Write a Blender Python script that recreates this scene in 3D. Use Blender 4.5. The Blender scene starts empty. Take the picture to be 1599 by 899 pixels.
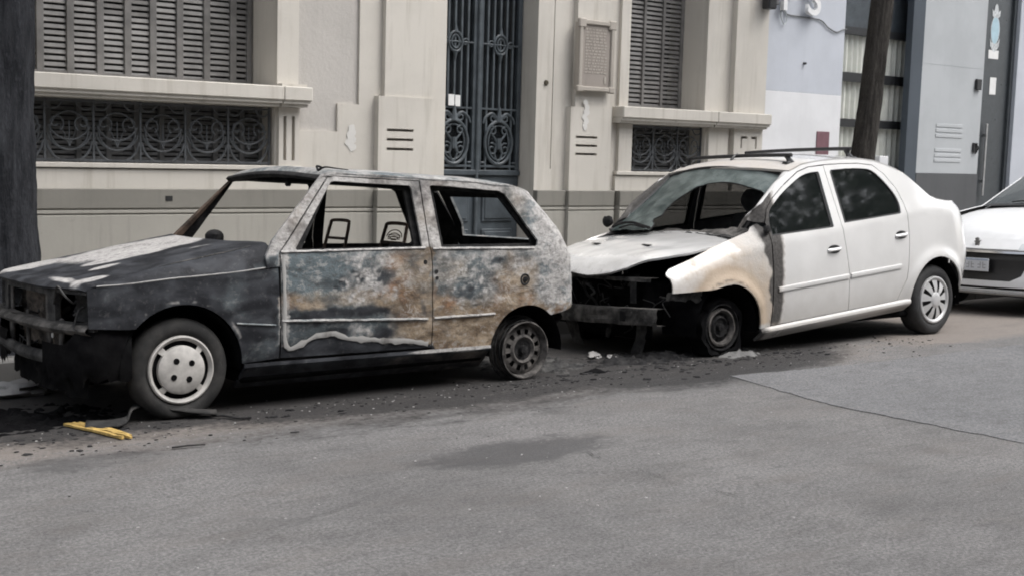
import bpy, bmesh, math, random
from mathutils import Vector, Matrix, noise
from mathutils.geometry import delaunay_2d_cdt
random.seed(7)
R = math.radians
SC = bpy.context.scene
COL = SC.collection

# ---------------------------------------------------------------- camera
cd = bpy.data.cameras.new("camera")
cam = bpy.data.objects.new("camera", cd)
COL.objects.link(cam)
SC.camera = cam
FPX, PITCH, ROLL, YAW, CH = 1959.4, 0.10908, 0.02805, 0.65258, 1.4962
fw = Vector((math.sin(YAW)*math.cos(PITCH), math.cos(YAW)*math.cos(PITCH), -math.sin(PITCH)))
r0 = Vector((math.cos(YAW), -math.sin(YAW), 0))
u0 = r0.cross(fw)
rr = r0*math.cos(ROLL) + u0*math.sin(ROLL)
uu = -r0*math.sin(ROLL) + u0*math.cos(ROLL)
cam.matrix_world = Matrix(((rr.x, uu.x, -fw.x, 0), (rr.y, uu.y, -fw.y, 0), (rr.z, uu.z, -fw.z, CH), (0, 0, 0, 1)))
cd.sensor_fit = 'HORIZONTAL'
cd.sensor_width = 36
cd.lens = FPX/1599*36
cd.clip_start = 0.05
cd.clip_end = 800
cd.dof.use_dof = True
cd.dof.focus_distance = 8.0
cd.dof.aperture_fstop = 9.0

# ---------------------------------------------------------------- light
W = bpy.data.worlds.new("World")
SC.world = W
W.use_nodes = True
nt = W.node_tree
nt.nodes.clear()
SUN_EL, SUN_AZ = R(60), R(140)      # azimuth measured from +Y towards +X
sky = nt.nodes.new('ShaderNodeTexSky')
sky.sky_type = 'NISHITA'
sky.sun_disc = False
sky.sun_elevation = SUN_EL
sky.sun_rotation = SUN_AZ
sky.dust_density = 4.0
sky.ozone_density = 1.0
hsv = nt.nodes.new('ShaderNodeHueSaturation')
hsv.inputs['Saturation'].default_value = 0.30
bg = nt.nodes.new('ShaderNodeBackground')
bg.inputs['Strength'].default_value = 0.11
wo = nt.nodes.new('ShaderNodeOutputWorld')
nt.links.new(sky.outputs[0], hsv.inputs['Color'])
nt.links.new(hsv.outputs[0], bg.inputs['Color'])
nt.links.new(bg.outputs[0], wo.inputs['Surface'])
sl = bpy.data.lights.new("sun", 'SUN')
sl.energy = 0.7
sl.angle = R(40)
sl.color = (1.0, 0.985, 0.96)
so = bpy.data.objects.new("sun", sl)
COL.objects.link(so)
sd = Vector((math.sin(SUN_AZ)*math.cos(SUN_EL), math.cos(SUN_AZ)*math.cos(SUN_EL), math.sin(SUN_EL)))
so.rotation_euler = sd.to_track_quat('Z', 'Y').to_euler()
so.location = sd*30
SC.view_settings.view_transform = 'Standard'
SC.view_settings.look = 'None'
SC.view_settings.gamma = 1
SC.view_settings.exposure = 1.42
SC.view_settings.use_curve_mapping = False
SC.render.engine = 'CYCLES'
SC.cycles.filter_width = 1.9
SC.cycles.max_bounces = 8
SC.cycles.use_denoising = True

# ---------------------------------------------------------------- materials
def lin(r, g, b):
    f = lambda c: (c/255/12.92 if c/255 <= 0.04045 else ((c/255+0.055)/1.055)**2.4)
    return (f(r), f(g), f(b))

class NT:
    """small helper around a node tree"""
    def __init__(s, name):
        s.m = bpy.data.materials.new(name)
        s.m.use_nodes = True
        s.t = s.m.node_tree
        s.t.nodes.clear()
        s.out = s.t.nodes.new('ShaderNodeOutputMaterial')
        s.b = s.t.nodes.new('ShaderNodeBsdfPrincipled')
        s.t.links.new(s.b.outputs[0], s.out.inputs[0])
        s.tc = s.t.nodes.new('ShaderNodeTexCoord')
        s.co = s.tc.outputs['Object']
    def n(s, typ, **kw):
        x = s.t.nodes.new(typ)
        for k, v in kw.items():
            setattr(x, k, v)
        return x
    def put(s, sock, v):
        if hasattr(v, 'is_output') or isinstance(v, bpy.types.NodeSocket):
            s.t.links.new(v, sock)
        elif isinstance(v, (tuple, list)) and len(v) == 3 and sock.type == 'RGBA':
            sock.default_value = (*v, 1)
        else:
            sock.default_value = v
    def set(s, name, v):
        s.put(s.b.inputs[name], v)
    def scaled(s, sx, sy, sz, rot=(0, 0, 0)):
        m = s.n('ShaderNodeMapping')
        m.inputs['Scale'].default_value = (sx, sy, sz)
        m.inputs['Rotation'].default_value = rot
        s.put(m.inputs[0], s.co)
        return m.outputs[0]
    def noise(s, scale, detail=4, rough=0.55, co=None, dist=0.0):
        x = s.n('ShaderNodeTexNoise')
        s.put(x.inputs['Vector'], co or s.co)
        x.inputs['Scale'].default_value = scale
        x.inputs['Detail'].default_value = detail
        x.inputs['Roughness'].default_value = rough
        x.inputs['Distortion'].default_value = dist
        return x.outputs[0]
    def voro(s, scale, co=None, feature='F1'):
        x = s.n('ShaderNodeTexVoronoi', feature=feature)
        s.put(x.inputs['Vector'], co or s.co)
        x.inputs['Scale'].default_value = scale
        return x.outputs[0]
    def ramp(s, v, stops, interp='LINEAR'):
        x = s.n('ShaderNodeValToRGB')
        e = x.color_ramp.elements
        while len(e) < len(stops):
            e.new(0.5)
        for i, (p, c) in enumerate(stops):
            e[i].position = p
            e[i].color = (*c, 1) if isinstance(c, (tuple, list)) else (c, c, c, 1)
        x.color_ramp.interpolation = interp
        s.put(x.inputs[0], v)
        return x.outputs[0]
    def math(s, op, a, b=0.0, clamp=False):
        x = s.n('ShaderNodeMath', operation=op, use_clamp=clamp)
        s.put(x.inputs[0], a)
        s.put(x.inputs[1], b)
        return x.outputs[0]
    def step(s, v, lo, hi):
        x = s.n('ShaderNodeMapRange', interpolation_type='SMOOTHSTEP')
        s.put(x.inputs['Value'], v)
        x.inputs['From Min'].default_value = lo
        x.inputs['From Max'].default_value = hi
        return x.outputs[0]
    def mix(s, f, a, b):
        x = s.n('ShaderNodeMix', data_type='RGBA')
        s.put(x.inputs[0], f)
        s.put(x.inputs[6], a)
        s.put(x.inputs[7], b)
        return x.outputs[2]
    def xyz(s, v=None):
        x = s.n('ShaderNodeSeparateXYZ')
        s.put(x.inputs[0], v or s.co)
        return x.outputs
    def attr(s, name='mk'):
        x = s.n('ShaderNodeVertexColor', layer_name=name)
        y = s.n('ShaderNodeSeparateColor')
        s.put(y.inputs[0], x.outputs[0])
        return y.outputs
    def bump(s, h, strength=0.3, dist=0.02):
        x = s.n('ShaderNodeBump')
        s.put(x.inputs['Height'], h)
        s.put(x.inputs['Strength'], strength)
        x.inputs['Distance'].default_value = dist
        s.put(s.b.inputs['Normal'], x.outputs[0])

def plain(name, c, rough=0.6, metal=0.0, var=0.15, scale=9, bump=0.0, bscale=60, spec=0.5, coat=0.0):
    k = NT(name)
    a = tuple(max(0, x*(1-var)) for x in c)
    b = tuple(min(1, x*(1+var)) for x in c)
    k.set('Base Color', k.mix(k.step(k.noise(scale, 6, 0.6), 0.3, 0.7), a, b))
    k.set('Roughness', k.ramp(k.noise(scale*2.3, 4), [(0.3, max(0, rough-0.08)), (0.7, min(1, rough+0.08))]))
    k.set('Metallic', metal)
    k.set('Specular IOR Level', spec)
    if coat:
        k.set('Coat Weight', coat)
        k.set('Coat Roughness', 0.05)
    if bump:
        k.bump(k.noise(bscale, 5), bump, 0.01)
    return k.m

def m_stucco(name, c, dirt=(0.26, 0.25, 0.22), amt=0.5, rough_scale=45, bump=0.25):
    """painted render: blotches, vertical run-off streaks, fine grain"""
    k = NT(name)
    big = k.noise(1.3, 6, 0.6)
    st = k.noise(3.0, 6, 0.65, k.scaled(3.2, 3.2, 0.25))
    fine = k.noise(rough_scale, 6, 0.7)
    a = tuple(x*0.9 for x in c)
    col = k.mix(k.step(big, 0.35, 0.65), a, c)
    f = k.math('MULTIPLY', k.step(st, 0.49, 0.74), amt)
    col = k.mix(f, col, dirt)
    sp = k.step(k.noise(17, 7, 0.75), 0.60, 0.72)
    col = k.mix(k.math('MULTIPLY', sp, 0.35), col, tuple(x*0.62 for x in c))
    col = k.mix(k.math('MULTIPLY', fine, 0.22), col, tuple(x*0.72 for x in c))
    k.set('Base Color', col)
    k.set('Roughness', 0.88)
    k.set('Specular IOR Level', 0.25)
    k.bump(fine, bump, 0.006)
    return k.m

def m_burnt(name, rust=True):
    """fire damaged paint; mask colours r = ash, g = tan/rust scale, b = bared blue grey metal"""
    k = NT(name)
    r, g, b = k.attr()[:3]
    n1 = k.noise(6.5, 5, 0.52, k.scaled(0.85, 1.0, 1.5, (0, R(12), 0)), 0.5)
    n2 = k.noise(42, 7, 0.65)
    nf = k.noise(130, 4, 0.7)
    wr = k.noise(7.0, 6, 0.60, k.scaled(0.9, 0.9, 1.5, (0, R(24), 0)), 0.7)
    rid = k.math('ABSOLUTE', k.math('SUBTRACT', wr, 0.5))
    jit = k.math('ADD', k.math('MULTIPLY', k.math('SUBTRACT', n1, 0.5), 0.75), k.math('MULTIPLY', k.math('SUBTRACT', n2, 0.5), 0.14))
    fr = k.step(k.math('ADD', r, jit), 0.28, 0.80)
    fg = k.step(k.math('ADD', g, k.math('MULTIPLY', jit, 0.8)), 0.20, 0.85)
    fb = k.step(k.math('ADD', b, k.math('MULTIPLY', jit, 0.8)), 0.20, 0.85)
    char = k.mix(k.step(n1, 0.35, 0.7), (0.017, 0.018, 0.021), (0.052, 0.055, 0.062))
    char = k.mix(k.math('MULTIPLY', k.step(nf, 0.55, 0.75), 0.3), char, (0.08, 0.08, 0.085))
    met = k.mix(n2, (0.060, 0.084, 0.096), (0.155, 0.180, 0.190))
    tan = k.mix(k.step(n1, 0.35, 0.65), (0.15, 0.105, 0.068), (0.31, 0.245, 0.175))
    tan = k.mix(k.math('MULTIPLY', k.step(k.noise(4.0, 6, 0.6), 0.50, 0.70), 0.75), tan, (0.22, 0.105, 0.05) if rust else (0.2, 0.17, 0.14))
    ash = k.mix(k.step(n2, 0.3, 0.7), (0.27, 0.262, 0.255), (0.47, 0.455, 0.44))
    col = k.mix(fb, char, met)
    col = k.mix(fg, col, tan)
    col = k.mix(fr, col, ash)
    some = k.math('MAXIMUM', k.math('MAXIMUM', fr, fg), fb)
    vein = k.math('MULTIPLY', k.step(rid, 0.045, 0.0), k.math('MULTIPLY', k.step(k.noise(3.4, 4), 0.50, 0.66), k.math('MULTIPLY', some, 0.42)))
    col = k.mix(vein, col, (0.60, 0.585, 0.56))
    dk = k.math('MULTIPLY', k.step(k.noise(5, 6, 0.62, k.scaled(1, 1, 1.5)), 0.54, 0.74), k.math('MULTIPLY', some, 0.55))
    col = k.mix(dk, col, (0.085, 0.08, 0.076))
    fk = k.noise(21, 9, 0.78, k.scaled(0.8, 1, 1.3, (0, R(20), 0)))
    col = k.mix(k.math('MULTIPLY', k.step(fk, 0.535, 0.575), k.math('MULTIPLY', some, 0.42)), col, (0.40, 0.385, 0.365))
    col = k.mix(k.math('MULTIPLY', k.step(fk, 0.455, 0.415), k.math('MULTIPLY', some, 0.50)), col, (0.065, 0.058, 0.054))
    col = k.mix(k.math('MULTIPLY', k.step(k.noise(33, 8, 0.75), 0.57, 0.62), 0.22), col, (0.15, 0.145, 0.145))
    k.set('Base Color', col)
    k.set('Roughness', k.math('ADD', k.math('MULTIPLY', some, 0.25), k.math('ADD', 0.52, k.math('MULTIPLY', n2, 0.2))))
    k.set('Specular IOR Level', k.math('ADD', 0.12, k.math('MULTIPLY', some, 0.2)))
    h = k.math('ADD', k.math('MULTIPLY', wr, 1.0), k.math('MULTIPLY', n2, 0.35))
    k.bump(h, k.math('ADD', 0.08, k.math('MULTIPLY', some, 0.42)), 0.028)
    return k.m

def m_whitecar(name):
    """white paint; mask r = ash grey blistering, g = brown scorch, b = black char"""
    k = NT(name)
    r, g, b = k.attr()[:3]
    n1 = k.noise(9, 8, 0.6)
    n2 = k.noise(46, 6, 0.65)
    jit = k.math('ADD', k.math('MULTIPLY', k.math('SUBTRACT', n1, 0.5), 0.7), k.math('MULTIPLY', k.math('SUBTRACT', n2, 0.5), 0.4))
    fr = k.step(k.math('ADD', r, jit), 0.3, 0.7)
    fg = k.step(k.math('ADD', g, k.math('MULTIPLY', jit, 0.6)), 0.15, 0.95)
    fb = k.step(k.math('ADD', b, jit), 0.25, 0.80)
    paint = k.mix(k.step(k.noise(3, 5), 0.3, 0.7), (0.68, 0.675, 0.665), (0.74, 0.735, 0.725))
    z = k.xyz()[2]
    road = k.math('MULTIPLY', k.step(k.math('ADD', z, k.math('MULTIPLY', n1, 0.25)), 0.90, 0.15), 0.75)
    paint = k.mix(road, paint, (0.40, 0.375, 0.345))  # darker lower flanks: the road's reflection painted into the colour
    ash = k.mix(n2, (0.36, 0.355, 0.345), (0.58, 0.565, 0.545))
    col = k.mix(fr, paint, ash)
    col = k.mix(k.math('MULTIPLY', fg, 0.9), col, k.mix(n1, (0.33, 0.235, 0.155), (0.50, 0.41, 0.31)))
    col = k.mix(fb, col, k.mix(k.step(n2, 0.3, 0.7), (0.035, 0.032, 0.030), (0.085, 0.079, 0.074)))
    k.set('Base Color', col)
    dam = k.math('MAXIMUM', fr, k.math('MAXIMUM', fg, fb))
    k.set('Roughness', k.math('ADD', 0.24, k.math('MULTIPLY', dam, 0.5)))
    k.set('Coat Weight', k.math('SUBTRACT', 1.0, k.math('MULTIPLY', dam, 1.0)))
    k.set('Coat Roughness', 0.08)
    k.bump(k.math('ADD', n1, k.math('MULTIPLY', n2, 0.4)), k.math('MULTIPLY', dam, 0.35), 0.02)
    return k.m

def m_glass(name, tint=(0.02, 0.024, 0.024), alpha=0.75, rough=0.03):
    k = NT(name)
    k.set('Base Color', tint)
    k.set('Roughness', k.ramp(k.noise(14, 4), [(0.3, rough), (0.8, rough+0.05)]))
    k.set('Specular IOR Level', 0.6)
    k.set('Alpha', alpha)
    return k.m

def m_soot(name, c0=(0.008, 0.008, 0.009), c1=(0.035, 0.034, 0.034), scale=12, bump=0.5, spec=0.22):
    k = NT(name)
    n1 = k.noise(scale, 8, 0.65)
    n2 = k.noise(scale*5, 5, 0.7)
    col = k.mix(k.step(n1, 0.35, 0.7), c0, c1)
    col = k.mix(k.math('MULTIPLY', k.step(n2, 0.6, 0.75), 0.25), col, tuple(min(1, x*3.5) for x in c1))
    k.set('Base Color', col)
    k.set('Roughness', 0.85)
    k.set('Specular IOR Level', spec)
    k.bump(k.math('ADD', n1, k.math('MULTIPLY', n2, 0.3)), bump, 0.02)
    return k.m

def m_road(name='asphalt_old', patch=False):
    k = NT(name)
    co = k.co
    big = k.noise(0.8, 9, 0.66)
    mid = k.noise(2.3, 8, 0.65, k.scaled(0.7, 1.3, 1))
    agg = k.noise(60, 5, 0.8)
    agg2 = k.noise(130, 3, 0.65)
    col = k.mix(k.step(big, 0.32, 0.68), *(((0.176, 0.177, 0.182), (0.228, 0.228, 0.233)) if patch else ((0.158, 0.153, 0.151), (0.232, 0.225, 0.221))))
    col = k.mix(k.math('MULTIPLY', k.step(mid, 0.50, 0.72), 0.25 if patch else 0.5), col, (0.090, 0.087, 0.085))
    dust = k.math('MULTIPLY', k.step(k.noise(4.2, 8, 0.7, k.scaled(0.5, 1.6, 1)), 0.52, 0.75), 0.55)
    col = k.mix(dust, col, (0.225, 0.215, 0.205))
    col = k.mix(k.math('MULTIPLY', k.step(k.noise(9, 8, 0.72, k.scaled(0.6, 1.5, 1)), 0.48, 0.70), 0.55), col, (0.095, 0.092, 0.092))
    g = k.step(agg, 0.35, 0.68)
    col = k.mix(k.math('MULTIPLY', k.math('SUBTRACT', 1.0, g), 0.75), col, (0.050, 0.049, 0.049))
    spk = k.step(agg2, 0.66, 0.74)
    col = k.mix(k.math('MULTIPLY', spk, 0.9), col, (0.36, 0.35, 0.34))
    r, s, b = (0.0, 0.0, 0.0) if patch else k.attr()[:3]
    jit = k.math('ADD', k.math('MULTIPLY', k.math('SUBTRACT', k.noise(4.5, 9, 0.75, k.scaled(0.6, 1.4, 1)), 0.5), 1.1), k.math('MULTIPLY', k.math('SUBTRACT', k.noise(30, 6, 0.75), 0.5), 0.9))
    fs = k.step(k.math('ADD', r, k.math('MULTIPLY', jit, 0.0 if patch else 1.5)), 0.25, 0.95)          # soot of the fire, with painted shade under the cars
    fd = k.step(k.math('ADD', s, k.math('MULTIPLY', jit, 0.0 if patch else 1.7)), 0.34, 0.80)          # damp, darker repairs
    fl = k.step(k.math('ADD', b, k.math('MULTIPLY', jit, 0.0 if patch else 1.0)), 0.35, 0.8)          # pale dust by the gutter
    col = k.mix(k.math('MULTIPLY', fl, 0.62), col, (0.225, 0.192, 0.166))
    cw = k.step(k.noise(1.6, 8, 0.7, k.scaled(0.7, 1.6, 1)), 0.47, 0.68)
    col = k.mix(k.math('MULTIPLY', cw, 0.0 if patch else 0.40), col, (0.125, 0.113, 0.105))
    col = k.mix(k.math('MULTIPLY', fd, 0.72), col, (0.050, 0.049, 0.050))
    col = k.mix(k.math('MULTIPLY', fs, 0.93), col, k.mix(g, (0.009, 0.009, 0.010), (0.032, 0.031, 0.031)))
    k.set('Base Color', col)
    k.set('Roughness', k.math('SUBTRACT', 0.88, k.math('MULTIPLY', fd, 0.15)))
    k.set('Specular IOR Level', 0.35)
    k.bump(k.math('ADD', agg, k.math('MULTIPLY', mid, 0.6)), 0.55, 0.008)
    return k.m

M = {}
# ---------------------------------------------------------------- mesh helpers
def pip(p, poly):
    x, y = p
    c = False
    j = len(poly)-1
    for i in range(len(poly)):
        xi, yi = poly[i]
        xj, yj = poly[j]
        if (yi > y) != (yj > y) and x < (xj-xi)*(y-yi)/(yj-yi)+xi:
            c = not c
        j = i
    return c

def subdiv(poly, step):
    out = []
    n = len(poly)
    for i in range(n):
        a, b = poly[i], poly[(i+1) % n]
        d = math.hypot(b[0]-a[0], b[1]-a[1])
        k = max(1, int(round(d/step)))
        for j in range(k):
            t = j/k
            out.append((a[0]+(b[0]-a[0])*t, a[1]+(b[1]-a[1])*t))
    return out

def arc(cx, cz, r, a0, a1, n=14, rz=None):
    rz = rz or r
    return [(cx+r*math.cos(R(a0+(a1-a0)*i/n)), cz+rz*math.sin(R(a0+(a1-a0)*i/n))) for i in range(n+1)]

def spl(pts, k=6):
    """open Catmull-Rom through points of any size"""
    out = []
    P = [Vector(p) for p in pts]
    P = [2*P[0]-P[1]] + P + [2*P[-1]-P[-2]]
    for i in range(1, len(P)-2):
        for j in range(k):
            t = j/k
            a, b, c, d = P[i-1], P[i], P[i+1], P[i+2]
            out.append(tuple(0.5*((2*b)+(c-a)*t+(2*a-5*b+4*c-d)*t*t+(3*b-a-3*c+d)*t**3)))
    out.append(tuple(P[-2]))
    return out

def lerp_tab(tab, x):
    if x <= tab[0][0]:
        return tab[0][1]
    for (a, b), (c, d) in zip(tab, tab[1:]):
        if x <= c:
            return b+(d-b)*(x-a)/(c-a)
    return tab[-1][1]

def sm(a, b, x):
    t = min(1, max(0, (x-a)/(b-a)))
    return t*t*(3-2*t)

def fbm(x, y, z, o=4):
    return noise.fractal(Vector((x, y, z)), 1.0, 2.0, o)

def link(name, verts, faces, mats, parent=None, midx=None, smooth=False, paint=None, sharp=40, loc=None):
    me = bpy.data.meshes.new(name)
    me.from_pydata([tuple(v) for v in verts], [], faces)
    if not isinstance(mats, (list, tuple)):
        mats = [mats]
    for m in mats:
        me.materials.append(m)
    if midx:
        me.polygons.foreach_set('material_index', midx)
    if smooth:
        me.polygons.foreach_set('use_smooth', [True]*len(me.polygons))
        me.update()
        me.set_sharp_from_angle(angle=R(sharp))
    if paint:
        ca = me.color_attributes.new('mk', 'FLOAT_COLOR', 'POINT')
        for i, v in enumerate(me.vertices):
            c = paint(*v.co)
            ca.data[i].color = (min(1, max(0, c[0])), min(1, max(0, c[1])), min(1, max(0, c[2])), 1)
    me.update()
    o = bpy.data.objects.new(name, me)
    COL.objects.link(o)
    if parent:
        o.parent = parent
    if loc:
        o.location = loc
    return o

class MB:
    """collects simple solids that belong to ONE part"""
    def __init__(s):
        s.v, s.f, s.mi, s.cur = [], [], [], 0
    def add(s, v, f):
        n = len(s.v)
        s.v += [tuple(p) for p in v]
        s.f += [tuple(i+n for i in q) for q in f]
        s.mi += [s.cur]*len(f)
        return s
    def box(s, x0, x1, y0, y1, z0, z1, b=0.0, xf=None):
        if b <= 0:
            v = [(x, y, z) for x in (x0, x1) for y in (y0, y1) for z in (z0, z1)]
            f = [(0, 1, 3, 2), (4, 6, 7, 5), (0, 4, 5, 1), (2, 3, 7, 6), (0, 2, 6, 4), (1, 5, 7, 3)]
        else:
            bm = bmesh.new()
            bmesh.ops.create_cube(bm, size=1)
            for q in bm.verts:
                q.co = Vector(((x0+x1)/2+q.co.x*(x1-x0), (y0+y1)/2+q.co.y*(y1-y0), (z0+z1)/2+q.co.z*(z1-z0)))
            bmesh.ops.bevel(bm, geom=bm.edges[:], offset=b, segments=1, affect='EDGES', clamp_overlap=True)
            bm.verts.index_update()
            v = [tuple(q.co) for q in bm.verts]
            f = [tuple(q.index for q in fc.verts) for fc in bm.faces]
            bm.free()
        if xf:
            v = [xf(Vector(p)) for p in v]
        return s.add(v, f)
    def tube(s, pts, r, n=8, closed=False, flat=1.0):
        P = [Vector(p) for p in pts]
        m = len(P)
        v, f = [], []
        rad = r if callable(r) else (lambda t: r)
        up = Vector((0.13, 0.21, 1)).normalized()
        for i, p in enumerate(P):
            if closed:
                t = (P[(i+1) % m]-P[i-1]).normalized()
            else:
                t = (P[min(i+1, m-1)]-P[max(i-1, 0)]).normalized()
            a = t.cross(up)
            if a.length < 0.1:
                a = t.cross(Vector((1, 0, 0)))
            a.normalize()
            c = a.cross(t)
            q = rad(i/max(1, m-1))
            for j in range(n):
                w = 2*math.pi*j/n
                v.append(p+a*math.cos(w)*q+c*math.sin(w)*q*flat)
        k = m if closed else m-1
        for i in range(k):
            for j in range(n):
                a, b = i*n+j, i*n+(j+1) % n
                c, d = ((i+1) % m)*n+(j+1) % n, ((i+1) % m)*n+j
                f.append((a, b, c, d))
        if not closed:
            f.append(tuple(range(n-1, -1, -1)))
            f.append(tuple((m-1)*n+j for j in range(n)))
        return s.add(v, f)
    def lathe(s, prof, c, n=40, axis='y', a0=0, a1=360, vf=None):
        """profile of (radius, depth) turned about the y axis through c"""
        v, f = [], []
        full = abs(a1-a0) >= 360
        k = n if full else n+1
        for i in range(k):
            w = R(a0+(a1-a0)*i/n)
            for (r, d) in prof:
                p = Vector((c[0]+r*math.cos(w), c[1]+d, c[2]+r*math.sin(w)))
                v.append(vf(p) if vf else p)
        m = len(prof)
        for i in range(n):
            i2 = (i+1) % k
            for j in range(m-1):
                f.append((i*m+j, i2*m+j, i2*m+j+1, i*m+j+1))
        return s.add(v, f)
    def grid(s, fn, nu, nv):
        v = [fn(i/nu, j/nv) for i in range(nu+1) for j in range(nv+1)]
        f = [(i*(nv+1)+j, (i+1)*(nv+1)+j, (i+1)*(nv+1)+j+1, i*(nv+1)+j+1) for i in range(nu) for j in range(nv)]
        return s.add(v, f)
    def prism(s, poly, mapf, th):
        """polygon (list of 2d) mapped to 3d front face, extruded by vector th"""
        n = len(poly)
        a = [Vector(mapf(*p)) for p in poly]
        t = Vector(th)
        v = a+[p+t for p in a]
        f = [tuple(range(n)), tuple(range(2*n-1, n-1, -1))]
        f += [(i, i+n, (i+1) % n+n, (i+1) % n) for i in range(n)]
        return s.add(v, f)
    def out(s, name, mats, parent=None, smooth=False, paint=None, sharp=40, loc=None):
        return link(name, s.v, s.f, mats, parent, s.mi, smooth, paint, sharp, loc)

def tri2d(outline, holes=(), step=0.04):
    """triangulated polygon with a regular filling of inner points"""
    loops = [subdiv(outline, step)]+[subdiv(h, step) for h in holes]
    pts, edges = [], []
    for L in loops:
        b = len(pts)
        pts += L
        edges += [(b+i, b+(i+1) % len(L)) for i in range(len(L))]
    bp = list(pts)
    x0 = min(p[0] for p in outline); x1 = max(p[0] for p in outline)
    z0 = min(p[1] for p in outline); z1 = max(p[1] for p in outline)
    cell = {}
    for p in bp:
        cell.setdefault((int(p[0]//step), int(p[1]//step)), []).append(p)
    nz = int((z1-z0)/(step*0.866))+1
    nx = int((x1-x0)/step)+1
    if nz*nx < 60000:
        for j in range(nz+1):
            for i in range(nx+1):
                p = (x0+(i+0.5*(j % 2))*step, z0+j*step*0.866)
                if not pip(p, loops[0]) or any(pip(p, h) for h in loops[1:]):
                    continue
                ci, cj = int(p[0]//step), int(p[1]//step)
                ok = True
                for a in (-1, 0, 1):
                    for b in (-1, 0, 1):
                        for q in cell.get((ci+a, cj+b), ()):
                            if (q[0]-p[0])**2+(q[1]-p[1])**2 < (0.55*step)**2:
                                ok = False
                if ok:
                    pts.append(p)
    ov, oe, of, *_ = delaunay_2d_cdt([Vector(p) for p in pts], edges, [], 0, 1e-6)
    ov = [(p.x, p.y) for p in ov]
    tris = []
    for t in of:
        c = (sum(ov[i][0] for i in t)/3, sum(ov[i][1] for i in t)/3)
        if pip(c, loops[0]) and not any(pip(c, h) for h in loops[1:]):
            tris.append(tuple(t))
    return ov, tris

def panel(name, mat, parent, outline, mapf, holes=(), step=0.04, th=0.012, toward=(0, 1, 0), inner=None, paint=None, smooth=True, disp=None, sharp=38, rim=False):
    """curved sheet with thickness: outline in its own 2d coordinates, mapf carries it into space"""
    p2, tris = tri2d(outline, holes, step)
    V = [Vector(mapf(*p)) for p in p2]
    tw = Vector(toward)
    used = sorted({i for t in tris for i in t})
    re = {o: n for n, o in enumerate(used)}
    V = [V[i] for i in used]
    P2 = [p2[i] for i in used]
    tris = [tuple(re[i] for i in t) for t in tris]
    nrm = [Vector((0, 0, 0)) for _ in V]
    fixed = []
    for t in tris:
        n = (V[t[1]]-V[t[0]]).cross(V[t[2]]-V[t[0]])
        if n.dot(tw) > 0:
            t = (t[0], t[2], t[1])
            n = -n
        fixed.append(t)
        for i in t:
            nrm[i] += n
    for n in nrm:
        if n.length > 0:
            n.normalize()
    if disp:
        V = [v+n*disp(*p) for v, n, p in zip(V, nrm, P2)]
    nv = len(V)
    V2 = [v-n*th for v, n in zip(V, nrm)]
    ed = {}
    for t in fixed:
        for a, b in ((t[0], t[1]), (t[1], t[2]), (t[2], t[0])):
            if (b, a) in ed:
                del ed[(b, a)]
            else:
                ed[(a, b)] = 1
    F = list(fixed)+[(t[2]+nv, t[1]+nv, t[0]+nv) for t in fixed]
    mi = [0]*len(fixed)+[1 if inner else 0]*len(fixed)
    for a, b in ed:
        F.append((b, a, a+nv, b+nv))
        mi.append(1 if inner and rim else 0)
    mats = [mat]+([inner] if inner else [])
    return link(name, V+V2, F, mats, parent, mi, smooth, paint, sharp)

def thing(name, label, cat, loc=(0, 0, 0), rot=(0, 0, 0), group=None):
    o = bpy.data.objects.new(name, None)
    COL.objects.link(o)
    o.location = loc
    o.rotation_euler = rot
    o.empty_display_size = 0.2
    return tag(o, label, cat, group)

def tag(o, label, cat, group=None):
    o['label'] = label
    o['category'] = cat
    if group:
        o['group'] = group
    return o

def struct(o, kind='structure'):
    o['kind'] = kind
    return o

# ================================================================ SETTING
def zr(y):
    """road camber: falls towards the gutter"""
    return 0.0 if y < 6.3 else -0.04*(y-6.3)

KERB = 8.32
def road_paint(x, y, z):
    s = 0
    # soot under and around the two burnt cars, with their ground shadow painted in
    def blob(cx, cy, rx, ry, p=1.0):
        return max(0, 1-(((x-cx)/rx)**2+((y-cy)/ry)**2))**p
    s = max(s, 1.7*blob(2.6, 6.9, 2.0, 0.85, 0.7), 1.7*blob(4.4, 6.7, 2.6, 0.95, 0.7), 1.8*blob(6.5, 6.6, 2.0, 1.0, 0.7), 1.2*blob(8.3, 6.95, 2.2, 0.55))
    s = max(s, 0.75*blob(2.0, 6.35, 0.75, 0.5), 1.1*blob(6.0, 6.1, 1.6, 0.65), 0.65*blob(4.0, 5.95, 2.8, 0.6))
    if y > 7.0:
        s = max(s, 1.0*sm(0.2, 1.6, x)*(1-sm(8.6, 10.0, x)))
    d = max(1.0*blob(3.82, 4.85, 0.75, 0.26, 0.6), 0.7*blob(1.9, 5.75, 0.5, 0.22, 0.7), 0.75*blob(1.86, 4.83, 0.09, 0.06, 0.4), 0.35*blob(4.4, 5.35, 0.7, 0.14))
    d = max(d, 0.36*blob(2.5, 4.5, 1.1, 0.35), 0.4*blob(3.2, 5.45, 0.7, 0.2))
    b = sm(5.2, 6.3, y)*0.8*(1-0.6*sm(7.5, 9, x))+0.55*sm(8.3, 9.4, x)*sm(5.75, 6.2, y)
    return (s, d*1.05, b)

M['road'] = m_road()
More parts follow.
